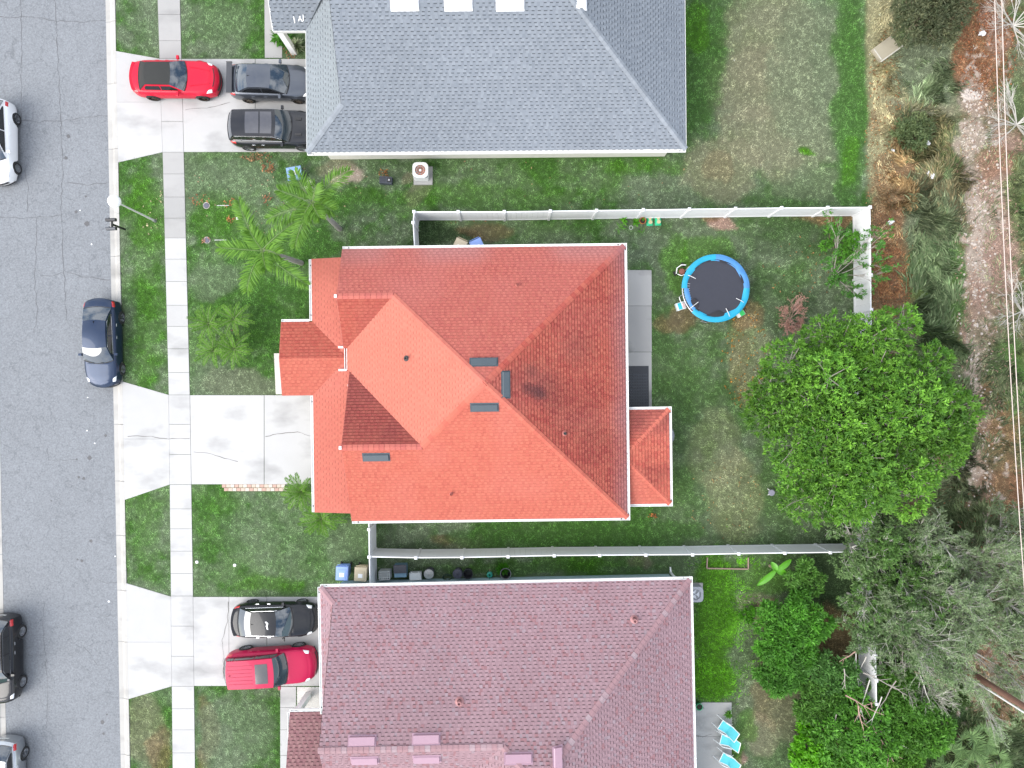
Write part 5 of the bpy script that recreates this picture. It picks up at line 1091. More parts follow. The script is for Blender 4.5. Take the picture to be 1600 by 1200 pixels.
for i in range(3): a = i*2.1; m = MB(); m.tube((.1*math.cos(a), .1*math.sin(a), .31), (.2*math.cos(a), .2*math.sin(a), 0), .02); m.build('leg', WHITE_TRIM, t)
# paper litter in the wild strip
for a, b_, s_, lb in ((1452, 274, .3, 'largest crumpled white scrap in the tall grass below the dark weedy shrub'), (1448, 224, .2, 'crumpled white scrap lying against the dark weedy shrub'), (1390, 348, .22, 'white scrap on the rusty brown grass behind the fence corner'), (1532, 54, .25, 'white scrap among rust coloured leaves under the overhead cables'), (1393, 236, .12, 'tiny white scrap in the straw coloured dry grass')):
    t = MB(); t.grid(lambda u, v: ((u-.5)*s_*1.5+.03*math.sin(9*v), (v-.5)*s_*(.6+.5*math.sin(2.5*u+.4)), .12+.06*math.sin(7*u+3*v)), 6, 4); o = t.build('paper_scrap', mat('scrap_white', (.6, .6, .61), .7)); p = W(a, b_); o.location = (p.x, p.y, 0); o.rotation_euler = (0, 0, a*1.7); tag(o, lb, 'litter', 'litter in the wild strip')
# ------------------------------------------------------------------ utility pole and wires
b = W(1481, 1029); up = thing('utility_pole', 'brown wooden utility pole with a white conduit beside the palmettos', 'utility pole', (b.x, b.y, 0))
m = MB(); m.tube((0, 0, -.2), (0, 0, 10.2), .19, .13, 12); m.build('pole', mat('pole_wood', (.16, .085, .06), .9, var=.35, vscale=7), up); m = MB(); m.tube((-.16, -.2, 0), (-.14, -.18, 7.5), .045, n=8); m.build('conduit', mat('conduit_white', (.7, .7, .7), .5), up); one('box', (0, 0, 9.6), (2.2, .1, .12)).build('crossarm', mat('pole_wood', (.16, .085, .06), .9), up)
for i, (x0, x1) in enumerate(((1552, 1592), (1563, 1599.5))):
    zz = 5.2+.25*i; pts = []
    for k in range(25):
        py = -500+k*110; px = x0+(x1-x0)*py/940; p = W(px, py, zz); pts.append(Vector((p.x, p.y, zz+.00035*(py-300)**2/100*.3)))
    m = MB(); m.path(pts, .021, n=5); o = m.build('overhead_cable', mat('cable_pale', (.50, .42, .38), .6)); tag(o, ('thin overhead cable on the houses side of the pair above the trail', 'thin overhead cable on the bare trees side of the pair above the trail')[i], 'cable', 'overhead cables')
# ------------------------------------------------------------------ foliage tools
rng = np.random.RandomState(5)
def unit(v): return v/np.maximum(1e-9, np.linalg.norm(v, axis=-1, keepdims=True))
LEAF = mat('foliage', (1, 1, 1), .55, var=.12, vscale=3, attr=True, trans=.28, spec=.35)
BLADE = mat('grass_blades', (1, 1, 1), .7, var=.10, vscale=2, attr=True, trans=.2, spec=.2)
BARK = mat('bark_grey', (.30, .27, .24), .9, var=.25, vscale=12); BARKB = mat('bark_brown', (.17, .12, .085), .9, var=.3, vscale=10); TWIG = mat('bare_twigs', (.46, .44, .40), .9, var=.2, vscale=9); TWIGP = mat('dry_twigs_pink', (.36, .22, .19), .9, var=.25, vscale=9)
def kites(P, D, L, Wd, C, flat=.7):
    """leaf-shaped faces: base P, direction D, length L, width Wd"""
    n = len(P); U = unit(np.stack([rng.randn(n)*.5*(1-flat), rng.randn(n)*.5*(1-flat), np.ones(n)], 1)+rng.randn(n, 3)*(1-flat)); S = unit(np.cross(D, U)); N = np.cross(S, D)
    L = np.asarray(L)[:, None]; Wd = np.asarray(Wd)[:, None]; mid = P+D*L*.45+N*L*.06
    V = np.stack([P, mid+S*Wd/2, P+D*L-np.array([0, 0, 1])*L*.08, mid-S*Wd/2], 1).reshape(-1, 3)
    return V, np.arange(4*n).reshape(n, 4), np.repeat(C, 4, 0)
class Fol:
    gain = 1.5
    def __init__(s): s.V = []; s.F = []; s.C = []; s.n = 0
    def add(s, V, Fc, C): s.V.append(V); s.F.append(Fc+s.n); s.C.append(C); s.n += len(V)
    def build(s, name, m, parent=None, kind=None):
        me = npmesh(name, np.concatenate(s.V), np.concatenate(s.F), np.clip(np.concatenate(s.C)*s.gain, .002, .9)); me.materials.append(m)
        o = link(bpy.data.objects.new(name, me), parent)
        if kind: o['kind'] = kind
        return o
def sprays(tips, dirs, k, L, Wd, ca, cb, spread=.9, flat=.6):
    """k leaves fanning out from every twig tip"""
    n = len(tips); P = np.repeat(tips, k, 0)+rng.randn(n*k, 3)*L*.18; D = unit(np.repeat(dirs, k, 0)+rng.randn(n*k, 3)*spread); t = np.repeat(rng.rand(n), k)*.65+rng.rand(n*k)*.35
    C = ca*(1-t[:, None])+cb*t[:, None]; return kites(P, D, L*(.65+.6*rng.rand(n*k)), Wd*(.7+.6*rng.rand(n*k)), C, flat)
def grow(mb, p, d, L, r, lvl, rd, tips, kids=(4, 4, 3), spread=.75, up=.12, segs=3, sides=4, taper=.62):
    r = max(r, .009)
    pts = [Vector(p)]; d = Vector(d).normalized()
    for i in range(segs):
        d = (d+Vector((rd.uniform(-1, 1), rd.uniform(-1, 1), rd.uniform(-1, 1)))*.16+Vector((0, 0, up*.5))).normalized(); pts.append(pts[-1]+d*L/segs)
    mb.path(pts, r, r*taper, n=sides)
    if lvl >= len(kids): tips.append((pts[-1], d)); tips.append(((pts[-2]+pts[-1])/2, d)); return
    for k in range(kids[lvl]):
        f = rd.uniform(.35, 1.0); i = min(segs-1, int(f*segs)); q = pts[i].lerp(pts[i+1], f*segs-i)
        nd = (d+Vector((rd.uniform(-1, 1), rd.uniform(-1, 1), rd.uniform(-.6, .9)*.8))*spread).normalized()
        grow(mb, q, nd, L*rd.uniform(.5, .75), r*taper*rd.uniform(.6, .85), lvl+1, rd, tips, kids, spread, up, max(2, segs-1), 3, taper)
def A3(*c): return np.array(c)

# ------------------------------------------------------------------ the big tree behind the trampoline
def lobed_tree(name, label, px, py, zc, Rr, nl, per, k, L, Wd, ca, cb, seed, bark, cat='tree', squash=.6, twigs=40, group=None, base=None, lr=(.30, .46), fill=.62):
    c = W(px, py, zc); rd = random.Random(seed); t = thing(name, label, cat, (c.x, c.y, 0), 0, group); mb = MB(); F_ = Fol()
    lob = []
    for i in range(nl):
        a = i*2.39996+rd.uniform(-.3, .3); q = math.sqrt((i+.5)/nl)*(1-lr[0]*.75)*Rr; h = zc+Rr*squash*(.55*(1-(q/Rr)**2)+rd.uniform(-.22, .18)); lob.append((Vector((q*math.cos(a), q*math.sin(a)*rd.uniform(.92, 1.05), h)), Rr*rd.uniform(*lr)))
    tr_top = Vector((0, 0, zc*.45)); mb.path([Vector((.05, 0, -.1)), Vector((.0, .05, zc*.25)), tr_top], max(.06, Rr*.045), max(.04, Rr*.032), n=8)
    br = MB()
    for (q, r) in lob:
        mid = tr_top.lerp(q, .5)+Vector((rd.uniform(-.3, .3), rd.uniform(-.3, .3), -.1*Rr*.2)); br.path([tr_top-Vector((0, 0, .2)), mid, q], Rr*.02, Rr*.008, n=5)
        for j in range(twigs//nl+1):
            dd = Vector((rd.gauss(0, 1), rd.gauss(0, 1), abs(rd.gauss(.5, .6)))).normalized(); e = q+Vector((dd.x*r, dd.y*r, dd.z*r*.8))*rd.uniform(.85, 1.08); br.path([q, q.lerp(e, .55)+Vector((rd.uniform(-.1, .1), rd.uniform(-.1, .1), 0)), e], Rr*.006, Rr*.002, n=3)
        n = int(per*(r/Rr/.38)**2); D = unit(rng.randn(n, 3)+np.array([0, 0, .45])); rr = r*(fill+(1.02-fill)*rng.rand(n))**.7*(.82+.36*vnoise(D[:, 0]*3+q.x, D[:, 1]*3+q.y, .7, seed % 50)); P = np.array(q)+D*rr[:, None]*np.array([1, 1, .8])
        F_.add(*sprays(P, unit(D*.8+np.array([0, 0, .35])), k, L, Wd, ca*(.65+.7*rd.random()), cb*(.65+.7*rd.random())))
    mb.build('trunk', bark, t); br.build('branches', bark, t); F_.build('crown', LEAF, t)
    return t
lobed_tree('leafy_tree', 'large dense bright green tree overhanging the back fence', 1337, 650, 3.6, 5.6, 46, 430, 11, .22, .07, A3(.030, .094, .012), A3(.13, .285, .03), 3, BARK, twigs=240, squash=.42, lr=(.17, .29))
# ------------------------------------------------------------------ thin-leaved trees and scrub at the back
def scrub(name, label, px, py, ht, reach, stems, kids, leafn, L, Wd, ca, cb, seed, bark, cat='tree', lean=(0, 0), spread=.8, up=.1, r0=.06, group=None, flat=.5, low=.25):
    c = W(px, py); rd = random.Random(seed); t = thing(name, label, cat, (c.x, c.y, 0), 0, group); mb = MB(); tips = []; tk = MB()
    tk.path([Vector((0, 0, -.1)), Vector((lean[0]*.2, lean[1]*.2, ht*low*.6)), Vector((lean[0]*.4, lean[1]*.4, ht*low))], r0*1.6, r0*1.1, n=6); o = Vector((lean[0]*.4, lean[1]*.4, ht*low))
    for i in range(stems):
        a = 2*math.pi*i/stems+rd.uniform(-.4, .4); d = Vector((math.cos(a)*reach+lean[0], math.sin(a)*reach+lean[1], ht*(1-low)*rd.uniform(.5, 1.0))); grow(mb, o, d, d.length*rd.uniform(.5, .72), r0*rd.uniform(.6, 1), 0, rd, tips, kids, spread, up)
    tk.build('trunk', bark, t); mb.build('branches', bark, t)
    if leafn:
        P = np.array([p for p, d in tips]); D = np.array([d for p, d in tips]); F_ = Fol(); F_.add(*sprays(P, D, leafn, L, Wd, ca, cb, 1.0, flat)); F_.build('crown', LEAF, t)
    return t
OLA, OLB = A3(.085, .135, .055), A3(.20, .26, .14); FRA, FRB = A3(.028, .085, .014), A3(.06, .17, .022)
scrub('olive_tree', 'grey green twiggy tree with many pale branches beside the fence end', 1385, 915, 4.6, 2.3, 9, (5, 5, 4), 9, .17, .04, OLA, OLB, 11, TWIG, spread=.85)
scrub('olive_tree', 'sparse silvery tree leaning over the sandy trail', 1478, 880, 4.2, 2.2, 8, (5, 5, 4), 7, .17, .035, OLA*1.1, OLB*1.1, 12, TWIG, lean=(.9, -.1), spread=.7)
scrub('olive_tree', 'silvery tree with long trailing twigs above the utility pole', 1470, 985, 4.0, 2.3, 8, (5, 5, 4), 7, .18, .032, OLA*1.15, OLB*1.2, 13, TWIG, lean=(.3, -.5), spread=.65)
scrub('olive_tree', 'grey green tree growing through the overhead cables', 1545, 930, 3.6, 1.9, 7, (5, 5, 4), 8, .16, .034, OLA*.9, OLB, 14, TWIG, spread=.7, lean=(.5, -.3))
scrub('olive_tree', 'dull green tree in the gap beyond the big leafy tree', 1545, 825, 3.4, 1.8, 6, (5, 4, 4), 8, .16, .035, OLA*.8, OLB*.85, 15, TWIG, spread=.8)
scrub('olive_tree', 'leafy green tree hiding the end of the long fence', 1358, 868, 3.6, 2.1, 8, (5, 5, 4), 10, .17, .045, A3(.045, .11, .02), A3(.11, .21, .05), 16, TWIG, spread=.9)
scrub('olive_tree', 'twiggy green tree standing above the broken branches', 1350, 965, 3.8, 1.7, 8, (5, 5, 4), 9, .16, .04, A3(.05, .10, .03), A3(.12, .19, .075), 17, TWIG, spread=.9)
scrub('dead_bush', 'pale bush of bare whitish twigs at the foot of the grey green trees', 1415, 1035, 2.2, 1.6, 9, (6, 5, 4), 2, .12, .03, OLA, OLB*1.1, 18, mat('twigs_white', (.46, .44, .40), .9, var=.15), 'bush', spread=.75, r0=.035, low=.1)
lobed_tree('green_shrub', 'feathery bright green shrub at the lawn edge above the broken branches', 1235, 985, 1.3, 2.1, 26, 170, 9, .26, .07, A3(0.035, 0.119, 0.012), A3(0.080, 0.236, 0.023), 21, BARKB, 'shrub', twigs=20, squash=.4, lr=(.13, .26))
lobed_tree('green_shrub', 'feathery green shrub between the lawn and the fallen branches', 1220, 1042, 1.1, 1.5, 20, 160, 9, .26, .07, A3(0.035, 0.112, 0.014), A3(0.080, 0.216, 0.029), 22, BARKB, 'shrub', twigs=16, squash=.4, lr=(.13, .26))
lobed_tree('green_shrub', 'soft green shrub tangled with the fallen branches', 1298, 1050, 1.4, 1.35, 10, 100, 8, .25, .07, A3(0.042, 0.106, 0.024), A3(0.080, 0.196, 0.039), 23, BARKB, 'shrub', twigs=30, squash=.4, lr=(.20, .40))
lobed_tree('green_shrub', 'broad leafy shrub below the fallen branches', 1330, 1145, 1.4, 2.6, 22, 130, 9, .26, .09, A3(0.039, 0.119, 0.014), A3(0.088, 0.243, 0.026), 24, BARKB, 'shrub', twigs=60, squash=.32, lr=(.13, .28))
lobed_tree('green_shrub', 'bright lime green shrub at the edge of the maroon house lawn', 1272, 1165, 1.0, 1.7, 9, 140, 9, .22, .11, A3(0.056, 0.175, 0.007), A3(0.096, 0.297, 0.010), 25, BARKB, 'shrub', twigs=10, squash=.4, lr=(.20, .40))
lobed_tree('green_shrub', 'leafy shrub beside the saw palmettos', 1430, 1130, 1.3, 1.9, 15, 120, 9, .24, .08, A3(0.039, 0.112, 0.014), A3(0.088, 0.230, 0.026), 26, BARKB, 'shrub', twigs=20, squash=.36, lr=(.20, .40))
lobed_tree('green_shrub', 'low green shrub at the foot of the utility pole', 1475, 1085, .8, 1.1, 6, 90, 8, .2, .07, A3(0.031, 0.062, 0.017), A3(0.064, 0.115, 0.026), 27, BARKB, 'shrub', twigs=10, squash=.4, lr=(.20, .40))
lobed_tree('dark_shrub', 'dark brownish green thicket by the concrete pad', 1452, 22, 1.2, 2.05, 14, 110, 9, .20, .05, A3(.035, .055, .024), A3(.12, .125, .065), 31, BARKB, 'shrub', twigs=60, squash=.3)
lobed_tree('dark_shrub', 'dark green weedy shrub among the dry grass', 1425, 208, .45, 1.1, 12, 45, 8, .18, .05, A3(.045, .075, .03), A3(.12, .15, .06), 32, BARKB, 'shrub', twigs=10, squash=.3)
lobed_tree('green_shrub', 'mid green shrub in the gap left of the overgrown fence', 1288, 1092, 1.2, 1.6, 14, 110, 9, .25, .07, A3(0.039, 0.106, 0.017), A3(0.088, 0.203, 0.031), 71, BARKB, 'shrub', twigs=40, squash=.3, lr=(.18, .36))
lobed_tree('green_shrub', 'fresh green shrub right of the overgrown fence below the pale bush', 1392, 1085, 1.1, 1.4, 12, 110, 9, .24, .07, A3(0.042, 0.112, 0.017), A3(0.088, 0.209, 0.029), 72, BARKB, 'shrub', twigs=40, squash=.3, lr=(.18, .36))
lobed_tree('green_shrub', 'leafy green shrub along the bottom of the scrub beside the palmettos', 1395, 1195, 1.1, 1.8, 14, 110, 9, .24, .08, A3(0.042, 0.119, 0.014), A3(0.096, 0.230, 0.026), 73, BARKB, 'shrub', twigs=30, squash=.3, lr=(.18, .36))
lobed_tree('green_shrub', 'soft green shrub under the fence end next to the banana plant', 1255, 905, .8, 1.1, 9, 70, 8, .2, .06, A3(0.039, 0.106, 0.017), A3(0.088, 0.203, 0.031), 74, BARKB, 'shrub', twigs=20, squash=.3, lr=(.18, .36))
scrub('olive_tree', 'slender grey green tree between the pale bush and the silvery trees', 1430, 960, 4.0, 1.9, 8, (5, 5, 4), 9, .16, .04, OLA, OLB, 75, TWIG, spread=.85)
scrub('olive_tree', 'green twiggy tree just past the end of the big leafy tree', 1420, 840, 3.4, 1.8, 8, (5, 5, 4), 8, .16, .038, OLA*.85, OLB*.95, 76, TWIG, spread=.85)
lobed_tree('leafy_tree', 'small grey green tree filling the corner where the two white fences meet', 1352, 846, 2.3, 2.3, 18, 90, 9, .18, .05, A3(.05, .10, .03), A3(.125, .20, .07), 77, TWIG, twigs=120, squash=.4, lr=(.18, .32))
lobed_tree('green_shrub', 'grey green shrub along the overgrown back fence above the broken branches', 1352, 945, 2.0, 1.7, 14, 80, 9, .18, .05, A3(.05, .10, .03), A3(.13, .20, .075), 78, TWIG, 'shrub', twigs=120, squash=.4, lr=(.18, .32))
rdb = random.Random(9)
fb = thing('fallen_branches', 'tangle of broken bare branches lying over the overgrown fence', 'branches', W(1320, 1060)); brm = [TWIG, TWIGP, BARK]
for i in range(22):
    q = W(rdb.uniform(1275, 1395), rdb.uniform(990, 1120))-fb.location; a = rdb.choice([-1.45, -1.7, -1.2, -1.9, -.4, 2.9, -2.3])+rdb.uniform(-.25, .25); L_ = rdb.uniform(.9, 2.8); z0 = rdb.uniform(1.6, 2.6); pts = [Vector((q.x, q.y, z0))]
    for k in range(4): a += rdb.uniform(-.2, .2); pts.append(pts[-1]+Vector((math.cos(a), math.sin(a), rdb.uniform(-.18, .12)))*L_/4)
    m = MB(); m.path(pts, .036, .012, n=5)
    for k in range(3): j = rdb.randint(1, 3); b2 = a+rdb.choice((-.7, .7)); m.path([pts[j], pts[j]+Vector((math.cos(b2), math.sin(b2), .1))*L_*.3], .018, .008, n=4)
    m.build('branch', brm[i % 3], fb)
scrub('sapling', 'spindly young tree with bare stems leaning over the back fence corner', 1297, 440, 2.8, 1.9, 9, (4, 4), 9, .17, .06, A3(.035, .11, .014), A3(.065, .19, .028), 41, BARK, lean=(.35, .75), spread=.5, r0=.035, low=.06)
lobed_tree('green_shrub', 'low bright green weeds at the foot of the spindly young tree', 1312, 385, .5, 1.25, 7, 60, 8, .18, .07, A3(0.049, 0.150, 0.014), A3(0.096, 0.270, 0.026), 42, BARKB, 'shrub', twigs=8, squash=.3, lr=(.20, .40))
scrub('dry_bush', 'dry pinkish bush of dead twigs beside the big leafy tree', 1236, 500, 1.0, .9, 11, (6, 5), 3, .10, .03, A3(.22, .11, .08), A3(.34, .20, .16), 43, TWIGP, 'bush', spread=.6, r0=.02, low=.06, lean=(-.25, .1))
for i, (a, b_, lb) in enumerate(((1580, 42, 'bare grey tree among the rust coloured leaves'), (1586, 196, 'bare grey tree with long pale limbs near the pale stones'), (1594, 487, 'bare whitish tree reaching under the overhead cables'))):
    scrub('bare_tree', lb, a, b_, 2.4, 2.3, 15, (5, 5), 0, 0, 0, None, None, 51+i, mat('twigs_white', (.52, .50, .46), .9, var=.15) if i == 2 else TWIG, spread=.42, r0=.04, low=.05, up=.0)
# ------------------------------------------------------------------ palms
def frond(L, n, lf, w, ca, cb, arch, seed, droop=.5, vee=.25):
    """one feather frond along +x: returns (rachis mesh, leaflet mesh)"""
    rd = np.random.RandomState(seed); s = np.linspace(0, 1, 12); pz = arch*L*(s-1.55*s*s*droop*1.6); px_ = L*s*(1-.12*s*s); m = MB(); pts = [(px_[i], .03*L*math.sin(2.2*s[i]+seed), pz[i]) for i in range(12)]; m.path(pts, .026, .007, n=4)
    u = np.repeat(np.linspace(.10, 1, n), 2); sg = np.tile([1., -1.], n); P = np.stack([np.interp(u, s, [p[k] for p in pts]) for k in range(3)], 1)
    ln = lf*(.35+.75*np.sin(np.pi*np.clip(u*.82+.12, 0, 1)))*(.85+.3*rd.rand(2*n)); D = unit(np.stack([.42+.5*u+rd.randn(2*n)*.07, sg*(1.0-.35*u), vee-.5*u*0+rd.randn(2*n)*.16-.12], 1)); S = unit(np.cross(D, np.array([0, 0, 1.])+rd.randn(2*n, 3)*.25))
    mid = P+D*ln[:, None]*.5; tip = P+D*ln[:, None]-np.array([0, 0, 1])*ln[:, None]*.22; wv = (S*w)
    V = np.stack([P, mid+wv/2, tip, mid-wv/2], 1).reshape(-1, 3); t = rd.rand(2*n)[:, None]; C = np.repeat(ca*(1-t)+cb*t, 4, 0)
    return m, V, np.arange(8*n).reshape(2*n, 4), C
def palm(name, label, base, crown, zc, fronds, L0, n, lf, w, ca, cb, seed, trunk=True, tr_r=.13, vee=.25, droop=.5, arch=.30):
    """fronds: list of (angle in degrees, length factor, pitch)"""
    b = W(*base); c = W(crown[0], crown[1], zc)-Vector((b.x, b.y, 0)); t = thing(name, label, 'palm', (b.x, b.y, 0))
    m = MB(); k = 9
    for i in range(k):
        p0, p1 = c*(i/k), c*((i+1)/k); m.tube(p0, p1, tr_r*(1.15-.25*i/k), tr_r*(1.02-.25*i/k), 10)
    m.build('trunk', mat('palm_trunk', (.27, .255, .235), .9, var=.25, vscale=14), t)
    for i, (a, f, pt) in enumerate(fronds):
        m, V, Fc, C = frond(L0*f, n, lf, w, ca, cb, arch, seed+i, droop, vee); M = Matrix.Rotation(R(a), 3, 'Z') @ Matrix.Rotation(-R(pt), 3, 'Y')
        r = m.build('frond', mat('rachis_green', (.12, .19, .05), .6), t); r.location = c; r.rotation_euler = M.to_euler()
        me = npmesh('leaflets', V, Fc, C); me.materials.append(LEAF); link(bpy.data.objects.new('leaflets', me), r)
    return t
PA, PB_ = A3(.075, .19, .016), A3(.15, .32, .032)
def ang(c, p): return math.degrees(math.atan2(-(p[1]-c[1]), p[0]-c[0]))
def FR(c, tips, L0px): return [(ang(c, q), math.hypot(q[0]-c[0], q[1]-c[1])/L0px*1.12, pt) for q, pt in tips]
c1 = (488, 316); palm('palm_tree', 'tall feathery palm beside the recycling tub', (531, 358), c1, 5.0, FR(c1, [((547, 270), 6), ((464, 270), 14), ((418, 342), 0), ((462, 385), 0), ((505, 345), 25), ((500, 290), 35), ((470, 345), 8), ((440, 300), 22), ((520, 330), 10)], 75), 2.35, 44, .60, .062, PA*.9, PB_*.9, 100)
c2 = (411, 391); palm('palm_tree', 'feathery palm near the corner of the red roof', (471, 411), c2, 4.4, FR(c2, [((343, 386), 4), ((374, 318), 8), ((462, 346), 10), ((387, 455), 4), ((477, 445), 4), ((420, 425), 28), ((395, 360), 30), ((440, 400), 22)], 75), 2.4, 46, .62, .066, PA, PB_, 120)
def rosette(n, seed, lo=18, hi=62): rd = random.Random(seed); return [(i*137.5+rd.uniform(-12, 12), rd.uniform(.75, 1.1), rd.uniform(-6, 12) if i < n*.55 else rd.uniform(lo, hi)) for i in range(n)]
PDA, PDB = A3(.07, .18, .014), A3(.15, .33, .03)
for i, (a, b_, lb) in enumerate(((326, 506, 'small date palm of the cluster next to the pavement and the tall palms'), (366, 498, 'small date palm of the cluster beside the dark red fruit stalk'), (334, 548, 'small date palm of the cluster next to the pavement on the driveway side'), (366, 545, 'small date palm of the cluster on the porch and driveway side'))):
    palm('date_palm', lb, (a+2.5, b_+.5), (a, b_), 1.3, rosette(15, i, 12, 50), 1.18, 24, .19, .034, PDA, PDB, 140+20*i, tr_r=.09, arch=.34)
palm('date_palm', 'bushy date palm beside the white driveway and garage corner', (477, 770), (472, 768), 1.5, rosette(18, 7, 15, 60), 1.3, 26, .22, .034, PDA*.9, PDB*.9, 230, tr_r=.1, arch=.34); palm('date_palm', 'bushy date palm under the corner of the red lower roof', (509, 806), (503, 810), 1.3, rosette(18, 8, 15, 60), 1.35, 26, .22, .034, PDA, PDB, 260, tr_r=.1, arch=.34)
t = thing('fruit_stalk', 'dark red fruit stalk hanging by the small date palms', 'fruit stalk', W(379, 518)); m = MB()
for i in range(40): q = Vector((rdb.gauss(.0, .06), rdb.gauss(0, .15), 1.0+rdb.gauss(0, .04))); q = Matrix.Rotation(.35, 3, 'Z') @ q; m.lathe([(0, -.03), (.03, 0), (0, .03)], 5, q)
m.build('berries', mat('fruit_red', (.13, .018, .012), .6), t, kind='stuff'); m = MB(); m.path([(-.3, 0, .9), (-.1, 0, 1.05), (0, 0, 1.0)], .02); m.build('stalk', BARKB, t)
def fan(L, n, seed):
    rd = np.random.RandomState(seed); a = np.linspace(-2.0, 2.0, n)+rd.randn(n)*.03; D = np.stack([np.cos(a), np.sin(a), .16+rd.randn(n)*.06], 1); D = unit(D); S = unit(np.cross(D, np.array([0, 0, 1.])+rd.randn(n, 3)*.2)); ln = L*(.8+.2*np.cos(a*.8))*(.9+.2*rd.rand(n)); mid = D*ln[:, None]*.55; tip = D*ln[:, None]-np.array([0, 0, 1])*ln[:, None]*.10; V = np.stack([D*.02, mid+S*.022, tip, mid-S*.022], 1).reshape(-1, 3); t = rd.rand(n)[:, None]; return V, np.arange(4*n).reshape(n, 4), np.repeat(A3(.085, .16, .05)*(1-t)+A3(.19, .31, .11)*t, 4, 0)
for i, (a, b_) in enumerate(((1497, 1150), (1518, 1140), (1470, 1172), (1506, 1184), (1538, 1176), (1548, 1202), (1455, 1196), (1488, 1214), (1524, 1226), (1566, 1232), (1440, 1226))):
    c = W(a, b_); t = thing('saw_palmetto', 'saw palmetto with spiky fan leaves at the edge of the scrub', 'palmetto', (c.x, c.y, 0), 0, 'saw palmettos below the utility pole'); m = MB(); m.tube((0, 0, -.05), (0, 0, .35), .09, .06, 7); m.build('stem', BARKB, t)
    rd = random.Random(i)
    for k in range(5):
        V, Fc, C = fan(rd.uniform(.62, .85), 30, i*7+k); az = k*72+rd.uniform(-20, 20); p = Vector((math.cos(R(az))*.4, math.sin(R(az))*.4, .75+rd.uniform(-.1, .15))); m = MB(); m.path([(0, 0, .25), p*.6+Vector((0, 0, .15)), p], .016, .012, n=4); st = m.build('leaf_stalk', mat('rachis_green', (.12, .19, .05), .6), t)
        me = npmesh('fan_leaf', V, Fc, C); me.materials.append(LEAF); f = link(bpy.data.objects.new('fan_leaf', me), st); f.location = p; f.rotation_euler = (Matrix.Rotation(R(az), 3, 'Z') @ Matrix.Rotation(-R(rd.uniform(5, 40)), 3, 'Y')).to_euler()
# ------------------------------------------------------------------ small plants
c = W(1203, 884); t = thing('banana_plant', 'young banana plant with two long bright leaves below the fence', 'plant', (c.x, c.y, 0)); m = MB(); m.tube((0, 0, 0), (-.02, .05, .8), .09, .06, 9); m.build('stem', mat('banana_stem', (.3, .25, .17), .7), t)
for az, L_, z0 in ((222, 1.35, .8), (32, 1.05, .85), (-20, .7, .8), (120, .5, .9)):
    def bl(u, v, az=az, L_=L_): w = .17*math.sin(math.pi*min(1, .06+u*.94))**.6; x = L_*u; y = (v-.5)*2*w; z = z0+.30*u-.45*u*u+abs(v-.5)*.14; a = R(az); return (x*math.cos(a)-y*math.sin(a), x*math.sin(a)+y*math.cos(a), z)
    m = MB(); m.grid(bl, 12, 4); m.build('leaf', mat('banana_leaf', (.075, .26, .012), .45, var=.15, vscale=5), t, smooth=True)
def tuft(name, label, px, py, n, L, w, ca, cb, up=.8, cat='plant', z=.0, group=None):
    c = W(px, py); t = thing(name, label, cat, (c.x, c.y, 0), 0, group); m = MB(); m.tube((0, 0, -.03), (0, 0, z+L*.3), .02, .012, 5); m.build('stem', BARKB, t); D = unit(np.stack([rng.randn(n), rng.randn(n), np.abs(rng.randn(n))*up+.15], 1)); F_ = Fol(); tt = rng.rand(n)[:, None]; F_.add(*kites(np.zeros((n, 3))+np.array([0, 0, z+L*.25])+rng.randn(n, 3)*L*.12, D, L*(.6+.6*rng.rand(n)), w*(.7+.6*rng.rand(n)), ca*(1-tt)+cb*tt)); F_.build('leaves', LEAF, t); return t
LG, LH = A3(.06, .2, .012), A3(.10, .30, .02)
tuft('garden_plant', 'bright leafy plant under the white fence', 973, 345, 30, .32, .10, LG, LH); tuft('garden_plant', 'spiky light green plant with narrow leaves near the fence', 967, 356, 18, .42, .03, LG, LH, .3); tuft('garden_plant', 'bushy green plant beside the terracotta pot', 993, 348, 40, .26, .09, LG, LH); tuft('garden_plant', 'thin spiky plant sprouting from the lawn below the terracotta pot', 1002, 362, 14, .32, .025, LG*.8, LH*.7, .3); tuft('flower', 'small green plant growing in the terracotta pot', 1004.5, 344.3, 16, .14, .05, LG, LH*.8, z=.2)
tuft('potted_plant', 'leafy potted plant standing on the maroon house patio', 1135, 1111, 60, .30, .08, A3(.04, .13, .01), A3(.08, .2, .02), .6, z=.25); tuft('potted_plant', 'dark fern growing against the maroon house wall', 1088, 1098, 50, .42, .05, A3(.015, .06, .012), A3(.03, .11, .02), .6)
tuft('weed_clump', 'bright clump of weeds around the black pot', 786, 888, 150, .40, .10, A3(.03, .13, .006), A3(.055, .2, .01), .5, z=.05)
sp = tuft('round_shrub', 'small clipped round shrub in the white pebble bed', 476.5, 1093, 240, .22, .04, A3(.03, .045, .02), A3(.075, .09, .04), 1.2, 'shrub', z=.16)
for i, (a, b_, n_) in enumerate(((447, 66, 160), (465, 74, 130), (436, 62, 60))): tuft('porch_shrub', ('leafy green shrub by the grey house porch', 'pale variegated shrub by the grey house porch', 'light green shrub at the porch path edge')[i], a, b_, n_, .5, .11, (A3(.03, .10, .01), A3(.10, .15, .06), A3(.04, .13, .01))[i], (A3(.06, .19, .02), A3(.34, .36, .24), A3(.07, .22, .02))[i], .7, 'shrub')
lobed_tree('green_shrub', 'small bright green bush on the patchy lawn below the fence', 1170, 960, .25, .5, 5, 30, 8, .14, .06, A3(0.042, 0.150, 0.007), A3(0.080, 0.270, 0.013), 61, BARKB, 'shrub', twigs=4, squash=.3, lr=(.20, .40))
